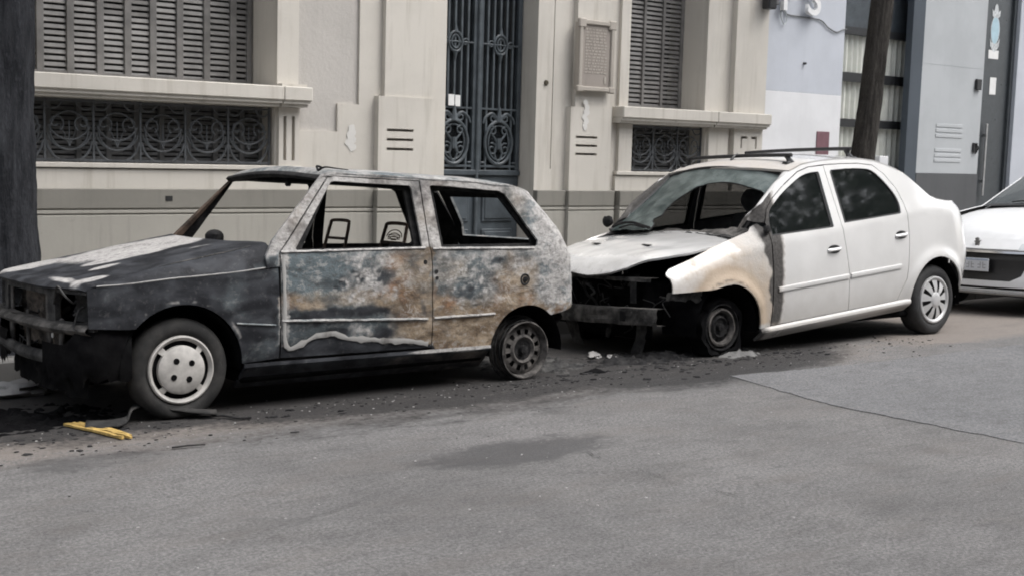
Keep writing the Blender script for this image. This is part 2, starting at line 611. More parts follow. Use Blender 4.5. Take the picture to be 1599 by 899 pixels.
# the sheet is finely gridded where the camera is near, coarse towards the horizon
xs = [-400, -120, -40, -12, -4]+[-2+0.075*i for i in range(0, 180)]+[11.6]+[12+1.0*i for i in range(0, 13)]+[40, 120, 400]
ys = [-400, -100, -30, -9, -3, -1, 0]+[1+0.09*i for i in range(0, 59)]+[6.3+0.1*i for i in range(0, 21)]+[KERB+0.02]
v = [(x, y, zr(y)+(0.006*fbm(x*0.9, y*0.9, 3, 3) if -2 < x < 12 and 1 < y < 8.2 else 0)) for x in xs for y in ys]
n = len(ys)
f = [(i*n+j, (i+1)*n+j, (i+1)*n+j+1, i*n+j+1) for i in range(len(xs)-1) for j in range(n-1)]
struct(link('road', v, f, M['road'], smooth=True, paint=road_paint))

M['kerb'] = m_stucco('kerb_granite', (0.20, 0.195, 0.185), (0.06, 0.058, 0.055), 0.6, 60, 0.4)
M['pave'] = m_stucco('pavement_tiles', (0.22, 0.215, 0.205), (0.10, 0.095, 0.09), 0.6, 50, 0.3)
mb = MB()
for i in range(46):
    x = -6+i*0.8
    mb.box(x, x+0.79, KERB, KERB+0.15, -0.25, 0.055+0.004*random.random(), 0.012)
struct(mb.out('kerb', M['kerb']))
mb = MB()
for i in range(-60, 150):
    for j in range(11):
        if -20 < i < 120:
            x, y = 0.25*i, KERB+0.155+0.25*j
            mb.box(x, x+0.245, y, min(y+0.245, 11.3), -0.1, 0.06+0.012*j/2+0.002*random.random())
mb.box(-400, 400, KERB+0.15, 420, -0.4, 0.05)
struct(mb.out('pavement', M['pave']))

M['patch'] = m_road('asphalt_newer', True)
def patch_out():
    pts = [(6.35, 5.83), (7.0, 5.77), (7.97, 5.70), (9.68, 5.66), (14, 5.6), (14, 3.0), (7.2, 3.2), (6.25, 3.62), (6.2, 4.2), (6.16, 4.66), (6.22, 5.2)]
    return [(x+0.03*fbm(x*6, y*6, 1)+0.012*fbm(x*25, y*25, 3), y+0.03*fbm(x*6, y*6, 5)+0.012*fbm(x*25, y*25, 9)) for x, y in subdiv(pts, 0.04)]
o = panel('asphalt_patch', M['patch'], None, patch_out(), lambda x, y: (x, y, 0.0045+zr(y)+0.006*fbm(x*0.9, y*0.9, 3, 3)*(x < 12)), step=0.09, th=0.003, toward=(0, 0, -1))
struct(o)

# cracks in the road surface
M['crack'] = plain('crack_dark', (0.05, 0.048, 0.047), 0.95)
def crack(pts, w):
    P = spl([(*p, 0) for p in pts], 26)
    L, Rr = [], []
    for i, p in enumerate(P):
        a, b = Vector(P[max(0, i-1)]), Vector(P[min(len(P)-1, i+1)])
        t = (b-a).normalized()
        nrm = Vector((-t.y, t.x, 0))
        q = Vector(p)+nrm*(0.022*fbm(p[0]*9, p[1]*9, 2)+0.014*fbm(p[0]*30, p[1]*30, 8))
        ww = w*max(0.0, 0.45+1.7*fbm(p[0]*6, p[1]*6, 7))*min(1, 4*min(i, len(P)-1-i)/len(P)+0.1)
        L.append(q+nrm*ww)
        Rr.append(q-nrm*ww)
    V = [Vector((p.x, p.y, zr(p.y)+0.0085+0.006*fbm(p.x*0.9, p.y*0.9, 3, 3))) for p in L+Rr]
    k = len(L)
    struct(link('road_crack', V, [(i, i+1, k+i+1, k+i) for i in range(k-1)], M['crack']))
crack([(4.16, 5.0), (4.11, 4.85), (4.03, 4.5), (4.0, 4.3), (4.04, 4.15), (4.0, 4.0), (4.09, 3.8), (4.07, 3.6), (3.97, 3.29)], 0.0028)
crack([(4.02, 4.0), (4.35, 3.78), (4.7, 3.3), (4.9, 2.95)], 0.002)
crack([(6.3, 5.72), (6.2, 5.2), (6.16, 4.66), (6.22, 4.1)], 0.002)
crack([(6.35, 5.845), (7.2, 5.76), (8.3, 5.70), (9.6, 5.68)], 0.003)
crack([(2.0, 4.3), (2.3, 4.36), (2.7, 4.5)], 0.002)

# ---------------------------------------------------------------- old facade
CREAM = (0.61, 0.578, 0.525)
M['cream'] = m_stucco('cream_paint', CREAM, (0.36, 0.33, 0.28), 0.5)
M['cream2'] = m_stucco('cream_paint_soiled', (0.56, 0.54, 0.50), (0.27, 0.25, 0.22), 0.55)
M['rough'] = m_stucco('rough_stucco', (0.50, 0.475, 0.445), (0.30, 0.28, 0.26), 0.45, 26, 0.9)
M['plinth'] = m_stucco('plinth_paint', (0.36, 0.345, 0.31), (0.20, 0.19, 0.17), 0.45)
M['plinth_top'] = m_stucco('plinth_top_paint', (0.235, 0.225, 0.20), (0.13, 0.125, 0.11), 0.5)
M['groove'] = plain('groove_shadow_dirt', (0.12, 0.11, 0.10), 0.95)
M['shutter'] = plain('shutter_enamel', (0.155, 0.15, 0.145), 0.5, var=0.25, scale=5)
M['shutter_dark'] = plain('shutter_enamel_dusty', (0.12, 0.12, 0.12), 0.6, var=0.3, scale=6)
M['iron'] = plain('wrought_iron', (0.065, 0.070, 0.076), 0.5, var=0.3, scale=8)
M['iron_door'] = plain('door_iron_paint', (0.075, 0.088, 0.098), 0.45, var=0.25, scale=8)
M['door_wood'] = plain('door_paint', (0.060, 0.072, 0.082), 0.5, var=0.3, scale=4, bump=0.1)
M['dark'] = plain('dark_interior', (0.012, 0.012, 0.013), 0.8)
M['white'] = plain('white_paper', (0.74, 0.74, 0.73), 0.7, var=0.05)

F = 11.0
bld = thing('old_building', 'cream stucco building with shuttered windows, tall iron door and grooved plinth behind both burnt cars', 'building', (6, 11, 0))
def P_(mb, name, mat, **kw):
    o = mb.out(name, mat, bld, **kw)
    o.matrix_parent_inverse = Matrix.Translation((-6, -11, 0))
    return o
def xz(y):
    return lambda x, z: (x, y, z)
def rect(x0, x1, z0, z1):
    return [(x0, z0), (x1, z0), (x1, z1), (x0, z1)]
def wpanel(name, mat, out, y, th, holes=(), step=0.8, **kw):
    o = panel(name, mat, bld, out, xz(y), holes, step, th, (0, 1, 0), smooth=False, **kw)
    o.matrix_parent_inverse = Matrix.Translation((-6, -11, 0))
    return o
ZT = 8.2
roughp = [(5.73, 1.63), (6.18, 1.63), (6.18, 1.905), (6.42, 1.905), (6.42, 4.3), (5.73, 4.3)]
holes = [rect(2.9, 5.5, 2.03, 4.35), rect(2.9, 5.5, 1.28, 1.84), rect(10.0, 11.27, 2.03, 4.35), rect(10.1, 11.34, 1.28, 1.84), roughp,
         rect(8.893, 8.905, 1.3, 4.6), rect(11.53, 11.545, 2.06, 4.6)]
wpanel('wall', M['cream'], [(-4, 0.06), (7.46, 0.06), (7.46, 4.35), (8.67, 4.35), (8.67, 0.06), (12.33, 0.06), (12.33, ZT), (-4, ZT)], F, 0.62, holes)
wpanel('rough_panel', M['rough'], [(x, z) for x, z in roughp], F+0.028, 0.1)
wpanel('back_wall', M['dark'], rect(-4, 12.3, 0.06, ZT), F+0.64, 0.1)
# window and door surrounds, pilasters
def slab(name, x0, x1, z0, z1, y, holes=(), mat='cream'):
    return wpanel(name, M[mat], rect(x0, x1, z0, z1), y, F-y+0.004, holes)
slab('surround', 5.50, 5.725, 2.035, 4.6, 10.955)
slab('surround', 9.86, 10.0, 2.035, 4.6, 10.955)
slab('surround', 11.27, 11.52, 2.035, 4.6, 10.955)
slab('pilaster', 6.68, 7.255, 2.0, 4.9, 10.935)
slab('pilaster', 6.60, 7.265, 1.06, 2.0, 10.915, [rect(6.70, 7.02, z-0.013, z+0.013) for z in (1.475, 1.57, 1.665)])
slab('pilaster', 9.18, 9.70, 2.0, 4.9, 10.935)
slab('pilaster', 9.105, 9.715, 1.06, 2.0, 10.915, [rect(9.19, 9.51, z-0.013, z+0.013) for z in (1.475, 1.57, 1.665)])
slab('pilaster', 11.74, 12.32, 2.04, 4.9, 10.92)
slab('pilaster', 11.78, 12.30, 1.06, 1.85, 10.92, [[(11.9, 1.6), (11.93, 1.6), (11.93, 1.72), (12.02, 1.72), (12.02, 1.75), (11.9, 1.75)], [(12.09, 1.75), (12.2, 1.75), (12.2, 1.6), (12.17, 1.6), (12.17, 1.72), (12.09, 1.72)]])
slab('pilaster', 5.52, 5.735, 1.28, 1.84, 10.95, [rect(5.565, 5.60, 1.34, 1.76), rect(5.655, 5.69, 1.34, 1.76)])
slab('pilaster', 9.875, 10.08, 1.28, 1.84, 10.95)
slab('pilaster', 11.36, 11.7, 1.28, 1.84, 10.95)
# sills
for x0, x1 in ((2.5, 5.50), (5.503, 5.80), (9.80, 11.36), (11.363, 12.33)):
    mb = MB()
    yf = 10.80
    mb.box(x0, x1, yf, 11.25 if x1 in (5.50, 11.36) else 11.0, 1.905, 2.035, 0.008)
    mb.box(x0, x1-0.01, yf+0.025, 11.0, 1.875, 1.905)
    mb.box(x0, x1-0.025, yf+0.055, 11.0, 1.845, 1.876)
    if x1 == 5.80:
        mb.box(5.503, 5.77, 10.86, 11.0, 2.034, 2.062)
    P_(mb, 'window_sill', M['cream'])
for x0, x1 in ((2.6, 5.77), (9.84, 11.74)):
    mb = MB()
    mb.box(x0, x1, 10.93, 11.05, 1.243, 1.285, 0.005)
    mb.box(x0, x1, 10.955, 11.0, 1.06, 1.232)
    P_(mb, 'ledge', M['cream'])
# plinth with its double groove
mb = MB()
mb2 = MB()
for x0, x1, y in ((-4, 5.79, 10.90), (5.79, 6.565, 10.935), (6.565, 7.30, 10.86), (7.30, 7.47, 10.93), (8.66, 9.075, 10.92), (9.075, 9.76, 10.87), (9.76, 9.83, 10.93), (9.83, 12.33, 10.85)):
    mb.box(x0, x1, y, 11.0, 0.06, 0.832, 0.004)
    mb.box(x0, x1, y, 11.0, 0.846, 0.874, 0.003)
    mb2.box(x0, x1, y, 11.0, 0.888, 1.062, 0.006)
    mb.box(x0+0.002, x1-0.002, y+0.018, 11.0, 0.8, 0.95)
P_(mb, 'plinth', M['plinth'])
P_(mb2, 'plinth_cap', M['plinth_top'])
mb = MB()
mb.box(4.375, 4.44, 10.896, 10.899, 0.955, 1.0)
P_(mb, 'drain_hole', M['dark'])
# cornice, out of the picture but part of the front
mb = MB()
mb.box(-4, 12.33, 10.7, 11.0, 7.9, 8.2, 0.03)
mb.box(-4, 12.33, 10.85, 11.0, 4.9, 5.1, 0.02)
P_(mb, 'cornice', M['cream2'])
# shutters
def shutter(x0, x1, z0, z1, y, stiles, sw, pitch, mat, name='shutter', edge=0.05):
    mb = MB()
    xsL = [x0]+list(stiles)+[x1]
    for i, s in enumerate(xsL):
        w = edge if i in (0, len(xsL)-1) else sw
        mb.box(s-w/2, s+w/2, y-0.012-0.001*(i % 2), y+0.045, z0, z1, 0.004)
    n = int((z1-z0)/pitch)
    for a, b in zip(xsL, xsL[1:]):
        for k in range(n):
            zc = z0+pitch*(k+0.5)
            tilt = 0.55+random.uniform(-0.05, 0.05)
            if name == 'shutter' and 3.95 < (a+b)/2 < 4.55 and 2.62 < zc < 2.98 and x0 < 5:
                tilt = 0.15
            hh = pitch*0.60
            xf = lambda p, zc=zc, tilt=tilt: Vector((p.x, y+0.016+(p.y-y)*math.cos(tilt)+(p.z-zc)*math.sin(tilt)*0.6, zc+(p.z-zc)*1.0-(p.y-y)*math.sin(tilt)))
            mb.box(a+0.02, b-0.02, y-0.005, y+0.005, zc-hh/2, zc+hh/2, 0, xf)
    mb.box(x0, x1, y-0.009, y+0.04, z0-0.01, z0+0.03)
    mb.box(x0, x1, y-0.009, y+0.04, z1-0.05, z1)
    return P_(mb, name, mat)
shutter(2.92, 5.46, 2.06, 4.34, 11.48, [3.19, 3.46, 3.725, 3.995, 4.25, 4.49, 4.75, 5.02, 5.29], 0.065, 0.0555, M['shutter'])
shutter(10.02, 11.25, 2.06, 4.34, 11.38, [10.3, 10.615, 10.93], 0.04, 0.0555, M['shutter'])
shutter(2.92, 5.49, 1.26, 1.86, 11.28, [3.19, 3.46, 3.725, 3.995, 4.25, 4.49, 4.75, 5.02, 5.29], 0.05, 0.043, M['shutter_dark'], 'vent_louvre')
shutter(10.11, 11.33, 1.26, 1.86, 11.28, [10.42, 10.73, 11.04], 0.04, 0.043, M['shutter_dark'], 'vent_louvre')
# wrought iron grilles below the sills
def iron_grille(x0, x1, z0, z1, y, units, mat):
    mb = MB()
    r = 0.010
    mb.box(x0, x1, y-0.008, y+0.008, z0+0.012, z0+0.03)
    mb.box(x0, x1, y-0.008, y+0.008, z1-0.03, z1-0.012)
    w = (x1-x0)/units
    def cir(cx, cz, q, a0, a1, rr=r, n=22):
        mb.tube([(cx+q*math.cos(R(a0+(a1-a0)*i/n)), y, cz+q*math.sin(R(a0+(a1-a0)*i/n))) for i in range(n+1)], rr, 6)
    h = z1-z0
    for i in range(units+1):
        cx = x0+w*i
        mb.box(cx-0.009, cx+0.009, y-0.009, y+0.009, z0, z1)
        for sgn in (-1, 1):
            if not x0-0.01 <= cx+sgn*0.1 <= x1+0.01:
                continue
            # stem flaring like a vase with scrolls
            st = [(cx+sgn*0.012, y, z0+0.34*h), (cx+sgn*0.03, y, z0+0.22*h), (cx+sgn*0.075, y, z0+0.10*h), (cx+sgn*0.13, y, z0+0.03*h)]
            mb.tube(spl(st, 5), 0.012, 6)
            sp = []
            for k in range(22):
                t = k/21
                a = R(270+sgn*(30+400*t))
                q = 0.075*(1-0.75*t)
                sp.append((cx+sgn*0.095+q*math.cos(a), y, z0+0.62*h+q*math.sin(a)))
            mb.tube(sp, 0.008, 6)
            mb.tube(spl([(cx, y, z0+0.9*h), (cx+sgn*0.05, y, z0+0.84*h), (cx+sgn*0.11, y, z0+0.86*h), (cx+sgn*0.16, y, z0+0.97*h)], 5), 0.009, 6)
    for i in range(units):
        cx = x0+w*(i+0.5)
        cir(cx, z0+0.50*h, 0.165, 0, 360, 0.008, 30)
        cir(cx, z0+0.56*h, 0.20, 196, 344, 0.009)
        cir(cx, z0+0.70*h, 0.19, 200, 340, 0.009)
        # leaf palmette inside the ring
        for a in (-40, 0, 40):
            mb.tube([(cx, y, z0+0.25*h), (cx+0.06*math.sin(R(a)), y, z0+0.42*h), (cx+0.125*math.sin(R(a)), y, z0+0.42*h+0.13*math.cos(R(a)))], lambda t: 0.008*(1-0.8*t)+0.003, 5, flat=0.5)
    return P_(mb, 'iron_grille', mat, smooth=True)
iron_grille(2.94, 5.47, 1.285, 1.835, 11.06, 6, M['iron'])
iron_grille(10.11, 11.33, 1.285, 1.835, 11.06, 3, M['iron'])

# ---- double door
DY = 11.27
def door_leaf(x0, x1, flip):
    d = MB()
    d.box(x0, x1, DY+0.005, DY+0.05, 0.12, 1.21, 0.003)           # lower panelled part
    for z0, z1 in ((0.22, 0.62), (0.70, 1.12)):
        for a, b, dy in ((0.08, 0.0, 0.02), (0.11, 0.03, 0.032)):
            d.box(x0+a, x1-a, DY+0.005-dy, DY+0.006, z0+b, z1-b, 0.008)
    d.box(x0, x1, DY-0.03, DY+0.05, 1.21, 1.27, 0.008)
    d.box(x0, x0+0.055, DY-0.004, DY+0.05, 1.27, 4.34, 0.004)
    d.box(x1-0.055, x1, DY-0.004, DY+0.05, 1.27, 4.34, 0.004)
    o = P_(d, 'door_leaf', M['door_wood'])
    g = MB()
    cx = (x0+x1)/2
    y = DY+0.015
    for k in (-0.17, -0.085, 0.0, 0.085, 0.17):
        g.box(cx+k-0.011, cx+k+0.011, y-0.009, y+0.009, 1.27 if abs(k) > 0.1 else 1.93, 4.34)
    def ring(cz, rx, rz, rad, n=36):
        g.tube([(cx+rx*math.cos(2*math.pi*i/n), y-0.012, cz+rz*math.sin(2*math.pi*i/n)) for i in range(n)], rad, 6, True)
    for cz in (2.64, 3.75):
        ring(cz, 0.088, 0.105, 0.014)
        ring(cz, 0.05, 0.07, 0.011)
        g.tube([(cx-0.25, y-0.01, cz), (cx+0.25, y-0.01, cz)], 0.009, 6)
        for s in (-1, 1):
            g.tube([(cx, y-0.012, cz+s*0.10), (cx, y-0.012, cz+s*0.20)], lambda t: 0.022*(1-t)+0.005, 6)
            sp = [(cx+s*0.13+0.045*(1-0.6*k/14)*math.cos(0.45*k), y-0.012, cz+0.045*(1-0.6*k/14)*math.sin(0.45*k)) for k in range(15)]
            g.tube(sp, 0.007, 5)
    # wreath at the foot of the grille
    ring(1.57, 0.185, 0.235, 0.019)
    ring(1.57, 0.14, 0.19, 0.010)
    for s in (-1, 1):
        for a0, q, cz in ((0, 0.06, 1.70), (1.2, 0.07, 1.50), (2.0, 0.05, 1.84)):
            sp = [(cx+s*(0.085+q*(1-0.7*k/18)*math.cos(a0+0.42*k)), y-0.014, cz+q*(1-0.7*k/18)*math.sin(a0+0.42*k)) for k in range(19)]
            g.tube(sp, 0.010, 5)
        g.tube(spl([(cx, y-0.01, 1.34), (cx+s*0.05, y-0.012, 1.45), (cx+s*0.03, y-0.012, 1.58), (cx+s*0.09, y-0.012, 1.66)], 5), 0.012, 6)
        g.tube(spl([(cx+s*0.02, y-0.01, 1.83), (cx+s*0.10, y-0.012, 1.89), (cx+s*0.19, y-0.012, 1.84), (cx+s*0.215, y-0.012, 1.78)], 5), lambda t: 0.02-0.008*t, 6)
        g.tube([(cx+s*0.235, y-0.01, 1.35), (cx+s*0.19, y-0.012, 1.35)], 0.012, 6)
    g.tube([(cx, y-0.014, 1.80), (cx, y-0.02, 1.97)], lambda t: 0.04*(1-t)+0.008, 7)
    g.tube([(cx, y-0.014, 1.62), (cx, y-0.02, 1.50)], lambda t: 0.03+0.02*math.sin(3*t), 7)
    g.box(x0+0.05, x1-0.05, y-0.012, y+0.012, 1.30, 1.325)
    g.box(x0+0.05, x1-0.05, y-0.012, y+0.012, 1.93, 1.95)
    gr = P_(g, 'door_grille', M['iron_door'], smooth=True)
    gl = MB()
    gl.box(x0+0.04, x1-0.04, DY+0.052, DY+0.058, 1.25, 4.34)
    gg = P_(gl, 'door_glass', M['pane'])
    for q in (gr, gg):
        q.parent = o
        q.matrix_parent_inverse = Matrix()
M['pane'] = m_glass('dusty_pane', (0.022, 0.025, 0.028), 0.95, 0.18)
door_leaf(7.47, 8.055, 1)
door_leaf(8.075, 8.66, -1)
mb = MB()
mb.box(8.045, 8.085, DY-0.035, DY+0.02, 0.12, 4.34, 0.01)
P_(mb, 'door_astragal', M['iron_door'])
mb = MB()
mb.box(7.44, 8.69, 10.9, 11.6, 0.05, 0.12, 0.01)
P_(mb, 'door_step', M['kerb'])

# ---- things fixed to the old front
def flat_sheet(name, mat, x0, x1, z0, z1, y, th, label, cat, b=0.002):
    mb = MB()
    mb.box(x0, x1, y, y+th, z0, z1, b)
    return tag(mb.out(name, mat), label, cat)
flat_sheet('paper_notice', M['white'], 7.675, 7.752, 1.955, 2.075, DY-0.012, 0.002, 'white paper notice taped to the iron door grille, the wider one nearer the jamb', 'notice')
flat_sheet('paper_notice', M['white'], 7.762, 7.83, 1.95, 2.07, DY-0.012, 0.002, 'white paper notice taped to the iron door grille, the narrower one nearer the centre bar', 'notice')
M['lock'] = plain('old_brass', (0.12, 0.105, 0.08), 0.5, 0.6)
mb = MB()
mb.lathe([(0.0, -0.02), (0.022, -0.02), (0.03, -0.006), (0.03, 0.0)], (8.80, 10.998, 2.25), 16)
tag(mb.out('door_bell', M['lock'], smooth=True), 'small round doorbell on the cream wall beside the iron door', 'doorbell')
# framed plaque
M['plaque'] = m_stucco('plaque_stone', (0.43, 0.395, 0.35), (0.25, 0.22, 0.2), 0.5, 40, 0.3)
M['plaque_in'] = m_stucco('plaque_face', (0.34, 0.305, 0.275), (0.22, 0.2, 0.18), 0.5, 60, 0.3)
pl = thing('wall_plaque', 'weathered stone plaque with faded lines of writing on the pilaster beside the door', 'plaque', (9.38, 10.9, 2.17))
mb = MB()
X0, X1, Z0, Z1, yp = 9.14, 9.66, 2.18, 2.965, 10.85
mb.box(X0, X1, yp+0.02, 10.934, Z0+0.02, Z1-0.02, 0.006)
for a in ((X0, X1, Z0, Z0+0.05), (X0, X1, Z1-0.05, Z1), (X0, X0+0.05, Z0+0.05, Z1-0.05), (X1-0.05, X1, Z0+0.05, Z1-0.05)):
    mb.box(a[0], a[1], yp-0.012, yp+0.03, a[2], a[3], 0.008)
for a in ((X0-0.02, X0+0.09, Z1-0.09, Z1+0.015), (X1-0.09, X1+0.02, Z1-0.09, Z1+0.015), (X0-0.02, X0+0.07, Z0-0.015, Z0+0.06), (X1-0.07, X1+0.02, Z0-0.015, Z0+0.06)):
    mb.box(a[0], a[1], yp-0.018, yp+0.03, a[2], a[3], 0.012)
q = mb.out('plaque_frame', M['plaque'], pl)
q.matrix_parent_inverse = Matrix.Translation((-9.38, -10.9, -2.17))
mb = MB()
mb.box(X0+0.05, X1-0.05, yp+0.012, yp+0.021, Z0+0.05, Z1-0.05)
q = mb.out('plaque_face', M['plaque_in'], pl)
q.matrix_parent_inverse = Matrix.Translation((-9.38, -10.9, -2.17))
mb = MB()
z = Z1-0.1
rn = random.Random(3)
while z > Z0+0.2:
    x = X0+0.10
    while x < X1-0.12:
        w = rn.uniform(0.02, 0.055)
        mb.box(x, min(x+w, X1-0.1), yp+0.008, yp+0.0125, z-0.008, z+0.006)
        x += w+0.012
    z -= 0.034
mb.box(X1-0.13, X1-0.10, yp+0.006, yp+0.0125, Z0+0.09, Z0+0.17)
q = mb.out('raised_lettering', M['plaque'], pl)
q.matrix_parent_inverse = Matrix.Translation((-9.38, -10.9, -2.17))
# paint splashes left on the wall
M['wpaint'] = m_stucco('white_patch_paint', (0.69, 0.675, 0.645), (0.55, 0.53, 0.5), 0.5)
def splash(x0, x1, z0, z1, y, seed, label):
    mb = MB()
    rn = random.Random(seed)
    for k in range(6):
        cx, cz = (x0+x1)/2+0.5*(x1-x0)*rn.uniform(-1, 1)*0.30, z0+(z1-z0)*(k+0.5)/6
        q = rn.uniform(0.034, 0.05)
        n = 12
        mb.prism([(cx+q*rn.uniform(0.7, 1.25)*math.cos(2*math.pi*i/n), cz+q*rn.uniform(0.7, 1.25)*math.sin(2*math.pi*i/n)) for i in range(n)], xz(y-0.0005*k-0.001), (0, 0.001, 0))
    return tag(mb.out('paint_patch', M['wpaint']), label, 'paint patch')
splash(6.27, 6.41, 1.46, 1.69, 10.996, 5, 'chipped white paint patch on the cream wall under the rough stucco panel')
splash(9.24, 9.40, 1.76, 2.08, 10.91, 9, 'white brushed paint patch under the stone plaque')

# ---------------------------------------------------------------- modern building
mod = thing('modern_building', 'grey and white modern frontage with curtained glazing and dark door, beside the cream building', 'building', (15, 11, 0))
def Q_(mb, name, mat, **kw):
    o = mb.out(name, mat, mod, **kw)
    o.matrix_parent_inverse = Matrix.Translation((-15, -11, 0))
    return o
M['bluew'] = m_stucco('blue_grey_paint', (0.535, 0.56, 0.61), (0.44, 0.46, 0.5), 0.3, 60, 0.12)
M['whitew'] = m_stucco('white_wall_paint', (0.74, 0.745, 0.76), (0.6, 0.6, 0.61), 0.25, 60, 0.12)
M['greyw'] = m_stucco('grey_panel_paint', (0.46, 0.48, 0.495), (0.36, 0.375, 0.39), 0.25, 60, 0.1)
M['greyw2'] = m_stucco('vent_paint', (0.49, 0.51, 0.525), (0.40, 0.41, 0.42), 0.3, 60, 0.1)
M['slate'] = m_stucco('slate_blue_paint', (0.085, 0.10, 0.118), (0.06, 0.07, 0.08), 0.3, 50, 0.1)
M['dgrey'] = m_stucco('dark_grey_plinth', (0.11, 0.113, 0.118), (0.08, 0.08, 0.085), 0.4, 50, 0.15)
M['mullion'] = plain('dark_mullion', (0.020, 0.021, 0.023), 0.4)
M['ddoor'] = plain('dark_door', (0.055, 0.062, 0.068), 0.35, var=0.1)
mb = MB(); mb.box(12.335, 13.93, 11.0, 11.5, 2.352, 8.6, 0.003); Q_(mb, 'upper_wall', M['bluew'])
mb = MB(); mb.box(12.335, 13.93, 10.997, 11.5, 0.06, 2.35, 0.003); Q_(mb, 'lower_wall', M['whitew'])
mb = MB(); mb.box(12.33, 26, 11.52, 11.7, 0.06, 8.6); Q_(mb, 'back_wall', M['dark'])
mb = MB(); mb.box(13.93, 26, 11.05, 11.5, 4.4, 8.6); Q_(mb, 'parapet', M['greyw'])
mb = MB(); mb.box(15.42, 15.70, 10.99, 11.10, 0.06, 8.6, 0.004); Q_(mb, 'column', M['slate'])
mb = MB(); mb.box(15.702, 17.26, 11.0, 11.12, 1.33, 4.4, 0.003); mb.box(15.702, 17.26, 10.998, 11.0, 2.905, 2.913); Q_(mb, 'panel_wall', M['greyw'])
mb = MB(); mb.box(15.702, 17.26, 10.985, 11.5, 0.06, 1.328, 0.003); Q_(mb, 'base_wall', M['dgrey'])
mb = MB(); mb.box(18.16, 26, 11.0, 11.5, 0.06, 4.4, 0.003); Q_(mb, 'side_wall', M['bluew'])
mb = MB()
for z0 in (1.50, 1.86):
    for k in range(3):
        mb.box(16.13, 16.80, 10.992, 11.0, z0+k*0.075, z0+k*0.075+0.048, 0.003)
Q_(mb, 'vent_louvre', M['greyw2'])
# tall glazing with curtains
gw = MB()
for z0, z1 in ((0.06, 0.5), (1.30, 1.40), (1.95, 2.06), (2.575, 2.70), (3.22, 3.32)):
    gw.box(13.93, 16.3, 11.22, 11.30, z0, z1)
for x in (13.93, 14.86, 15.80):
    gw.box(x, x+0.055 if x < 15 else 16.3, 11.222, 11.298, 0.06, 4.4)
win = Q_(gw, 'window', M['mullion'])
gl = MB(); gl.box(13.95, 16.3, 11.262, 11.268, 0.5, 4.4)
pn = Q_(gl, 'pane', m_glass('window_pane', (0.02, 0.022, 0.022), 0.07, 0.05))
mb = MB(); mb.box(13.95, 16.3, 11.275, 11.30, 3.27, 4.4)
pt = Q_(mb, 'top_blind', plain('dark_blind', (0.07, 0.085, 0.10), 0.6))
M['curtain'] = plain('curtain_cloth', (0.82, 0.83, 0.77), 0.9, var=0.05)
cu = MB()
cu.grid(lambda u, v_: (13.95+2.35*u, 11.31+0.022*math.sin(u*105+1.3*math.sin(u*27))+0.008*math.sin(u*250), 0.3+3.1*v_), 380, 2)
ct = Q_(cu, 'curtain', M['curtain'], smooth=True)
for q in (pn, pt, ct):
    q.parent = win
    q.matrix_parent_inverse = Matrix()
# dark entrance door
dm = MB()
dm.box(17.262, 18.158, 11.10, 11.16, 0.1, 4.4)
dm.box(17.262, 17.33, 11.06, 11.1, 0.1, 4.4)
dm.box(18.08, 18.158, 11.06, 11.1, 0.1, 4.4)
dd = Q_(dm, 'entrance_door', M['ddoor'])
hm = MB()
hm.box(17.50, 17.545, 11.04, 11.06, 1.0, 2.10, 0.006)
hm.box(17.512, 17.532, 11.06, 11.10, 1.2, 1.24)
hm.box(17.512, 17.532, 11.06, 11.10, 1.9, 1.94)
hq = Q_(hm, 'handle', plain('brushed_steel', (0.45, 0.45, 0.45), 0.35, 0.8))
hq.parent = dd
hq.matrix_parent_inverse = Matrix()
DYY = 11.098
flat_sheet('door_label', M['white'], 17.50, 17.77, 3.09, 3.22, DYY-0.004, 0.003, 'wide white label under the light blue crest on the dark door', 'label')
flat_sheet('door_card', M['white'], 17.59, 17.76, 2.55, 2.81, DYY-0.004, 0.003, 'upright white card on the dark door below the white label', 'card')
M['bbox'] = plain('black_plastic', (0.018, 0.018, 0.02), 0.4)
flat_sheet('entry_phone', M['bbox'], 17.04, 17.17, 2.59, 2.75, 10.955, 0.045, 'square black entry phone box on the grey wall beside the dark door', 'entry phone', 0.008)
mb = MB()
mb.box(17.08, 17.19, 10.97, 11.0, 1.66, 1.80, 0.006)
mb.tube([(17.13, 10.965, 1.64), (17.18, 10.95, 1.72), (17.13, 10.965, 1.79)], 0.012, 6)
tag(mb.out('wall_latch', M['bbox']), 'small dark latch plate low on the grey wall beside the dark door', 'latch')
M['rplq'] = plain('maroon_enamel', (0.17, 0.085, 0.10), 0.4)
flat_sheet('address_plaque', M['rplq'], 13.45, 13.71, 1.52, 1.86, 10.985, 0.012, 'maroon plaque low on the white wall behind the roof bars', 'plaque', 0.004)
flat_sheet('meter_box', M['whitew'], 14.92, 15.12, 1.40, 1.56, 11.05, 0.17, 'small white box at the foot of the curtained glazing', 'box', 0.008)
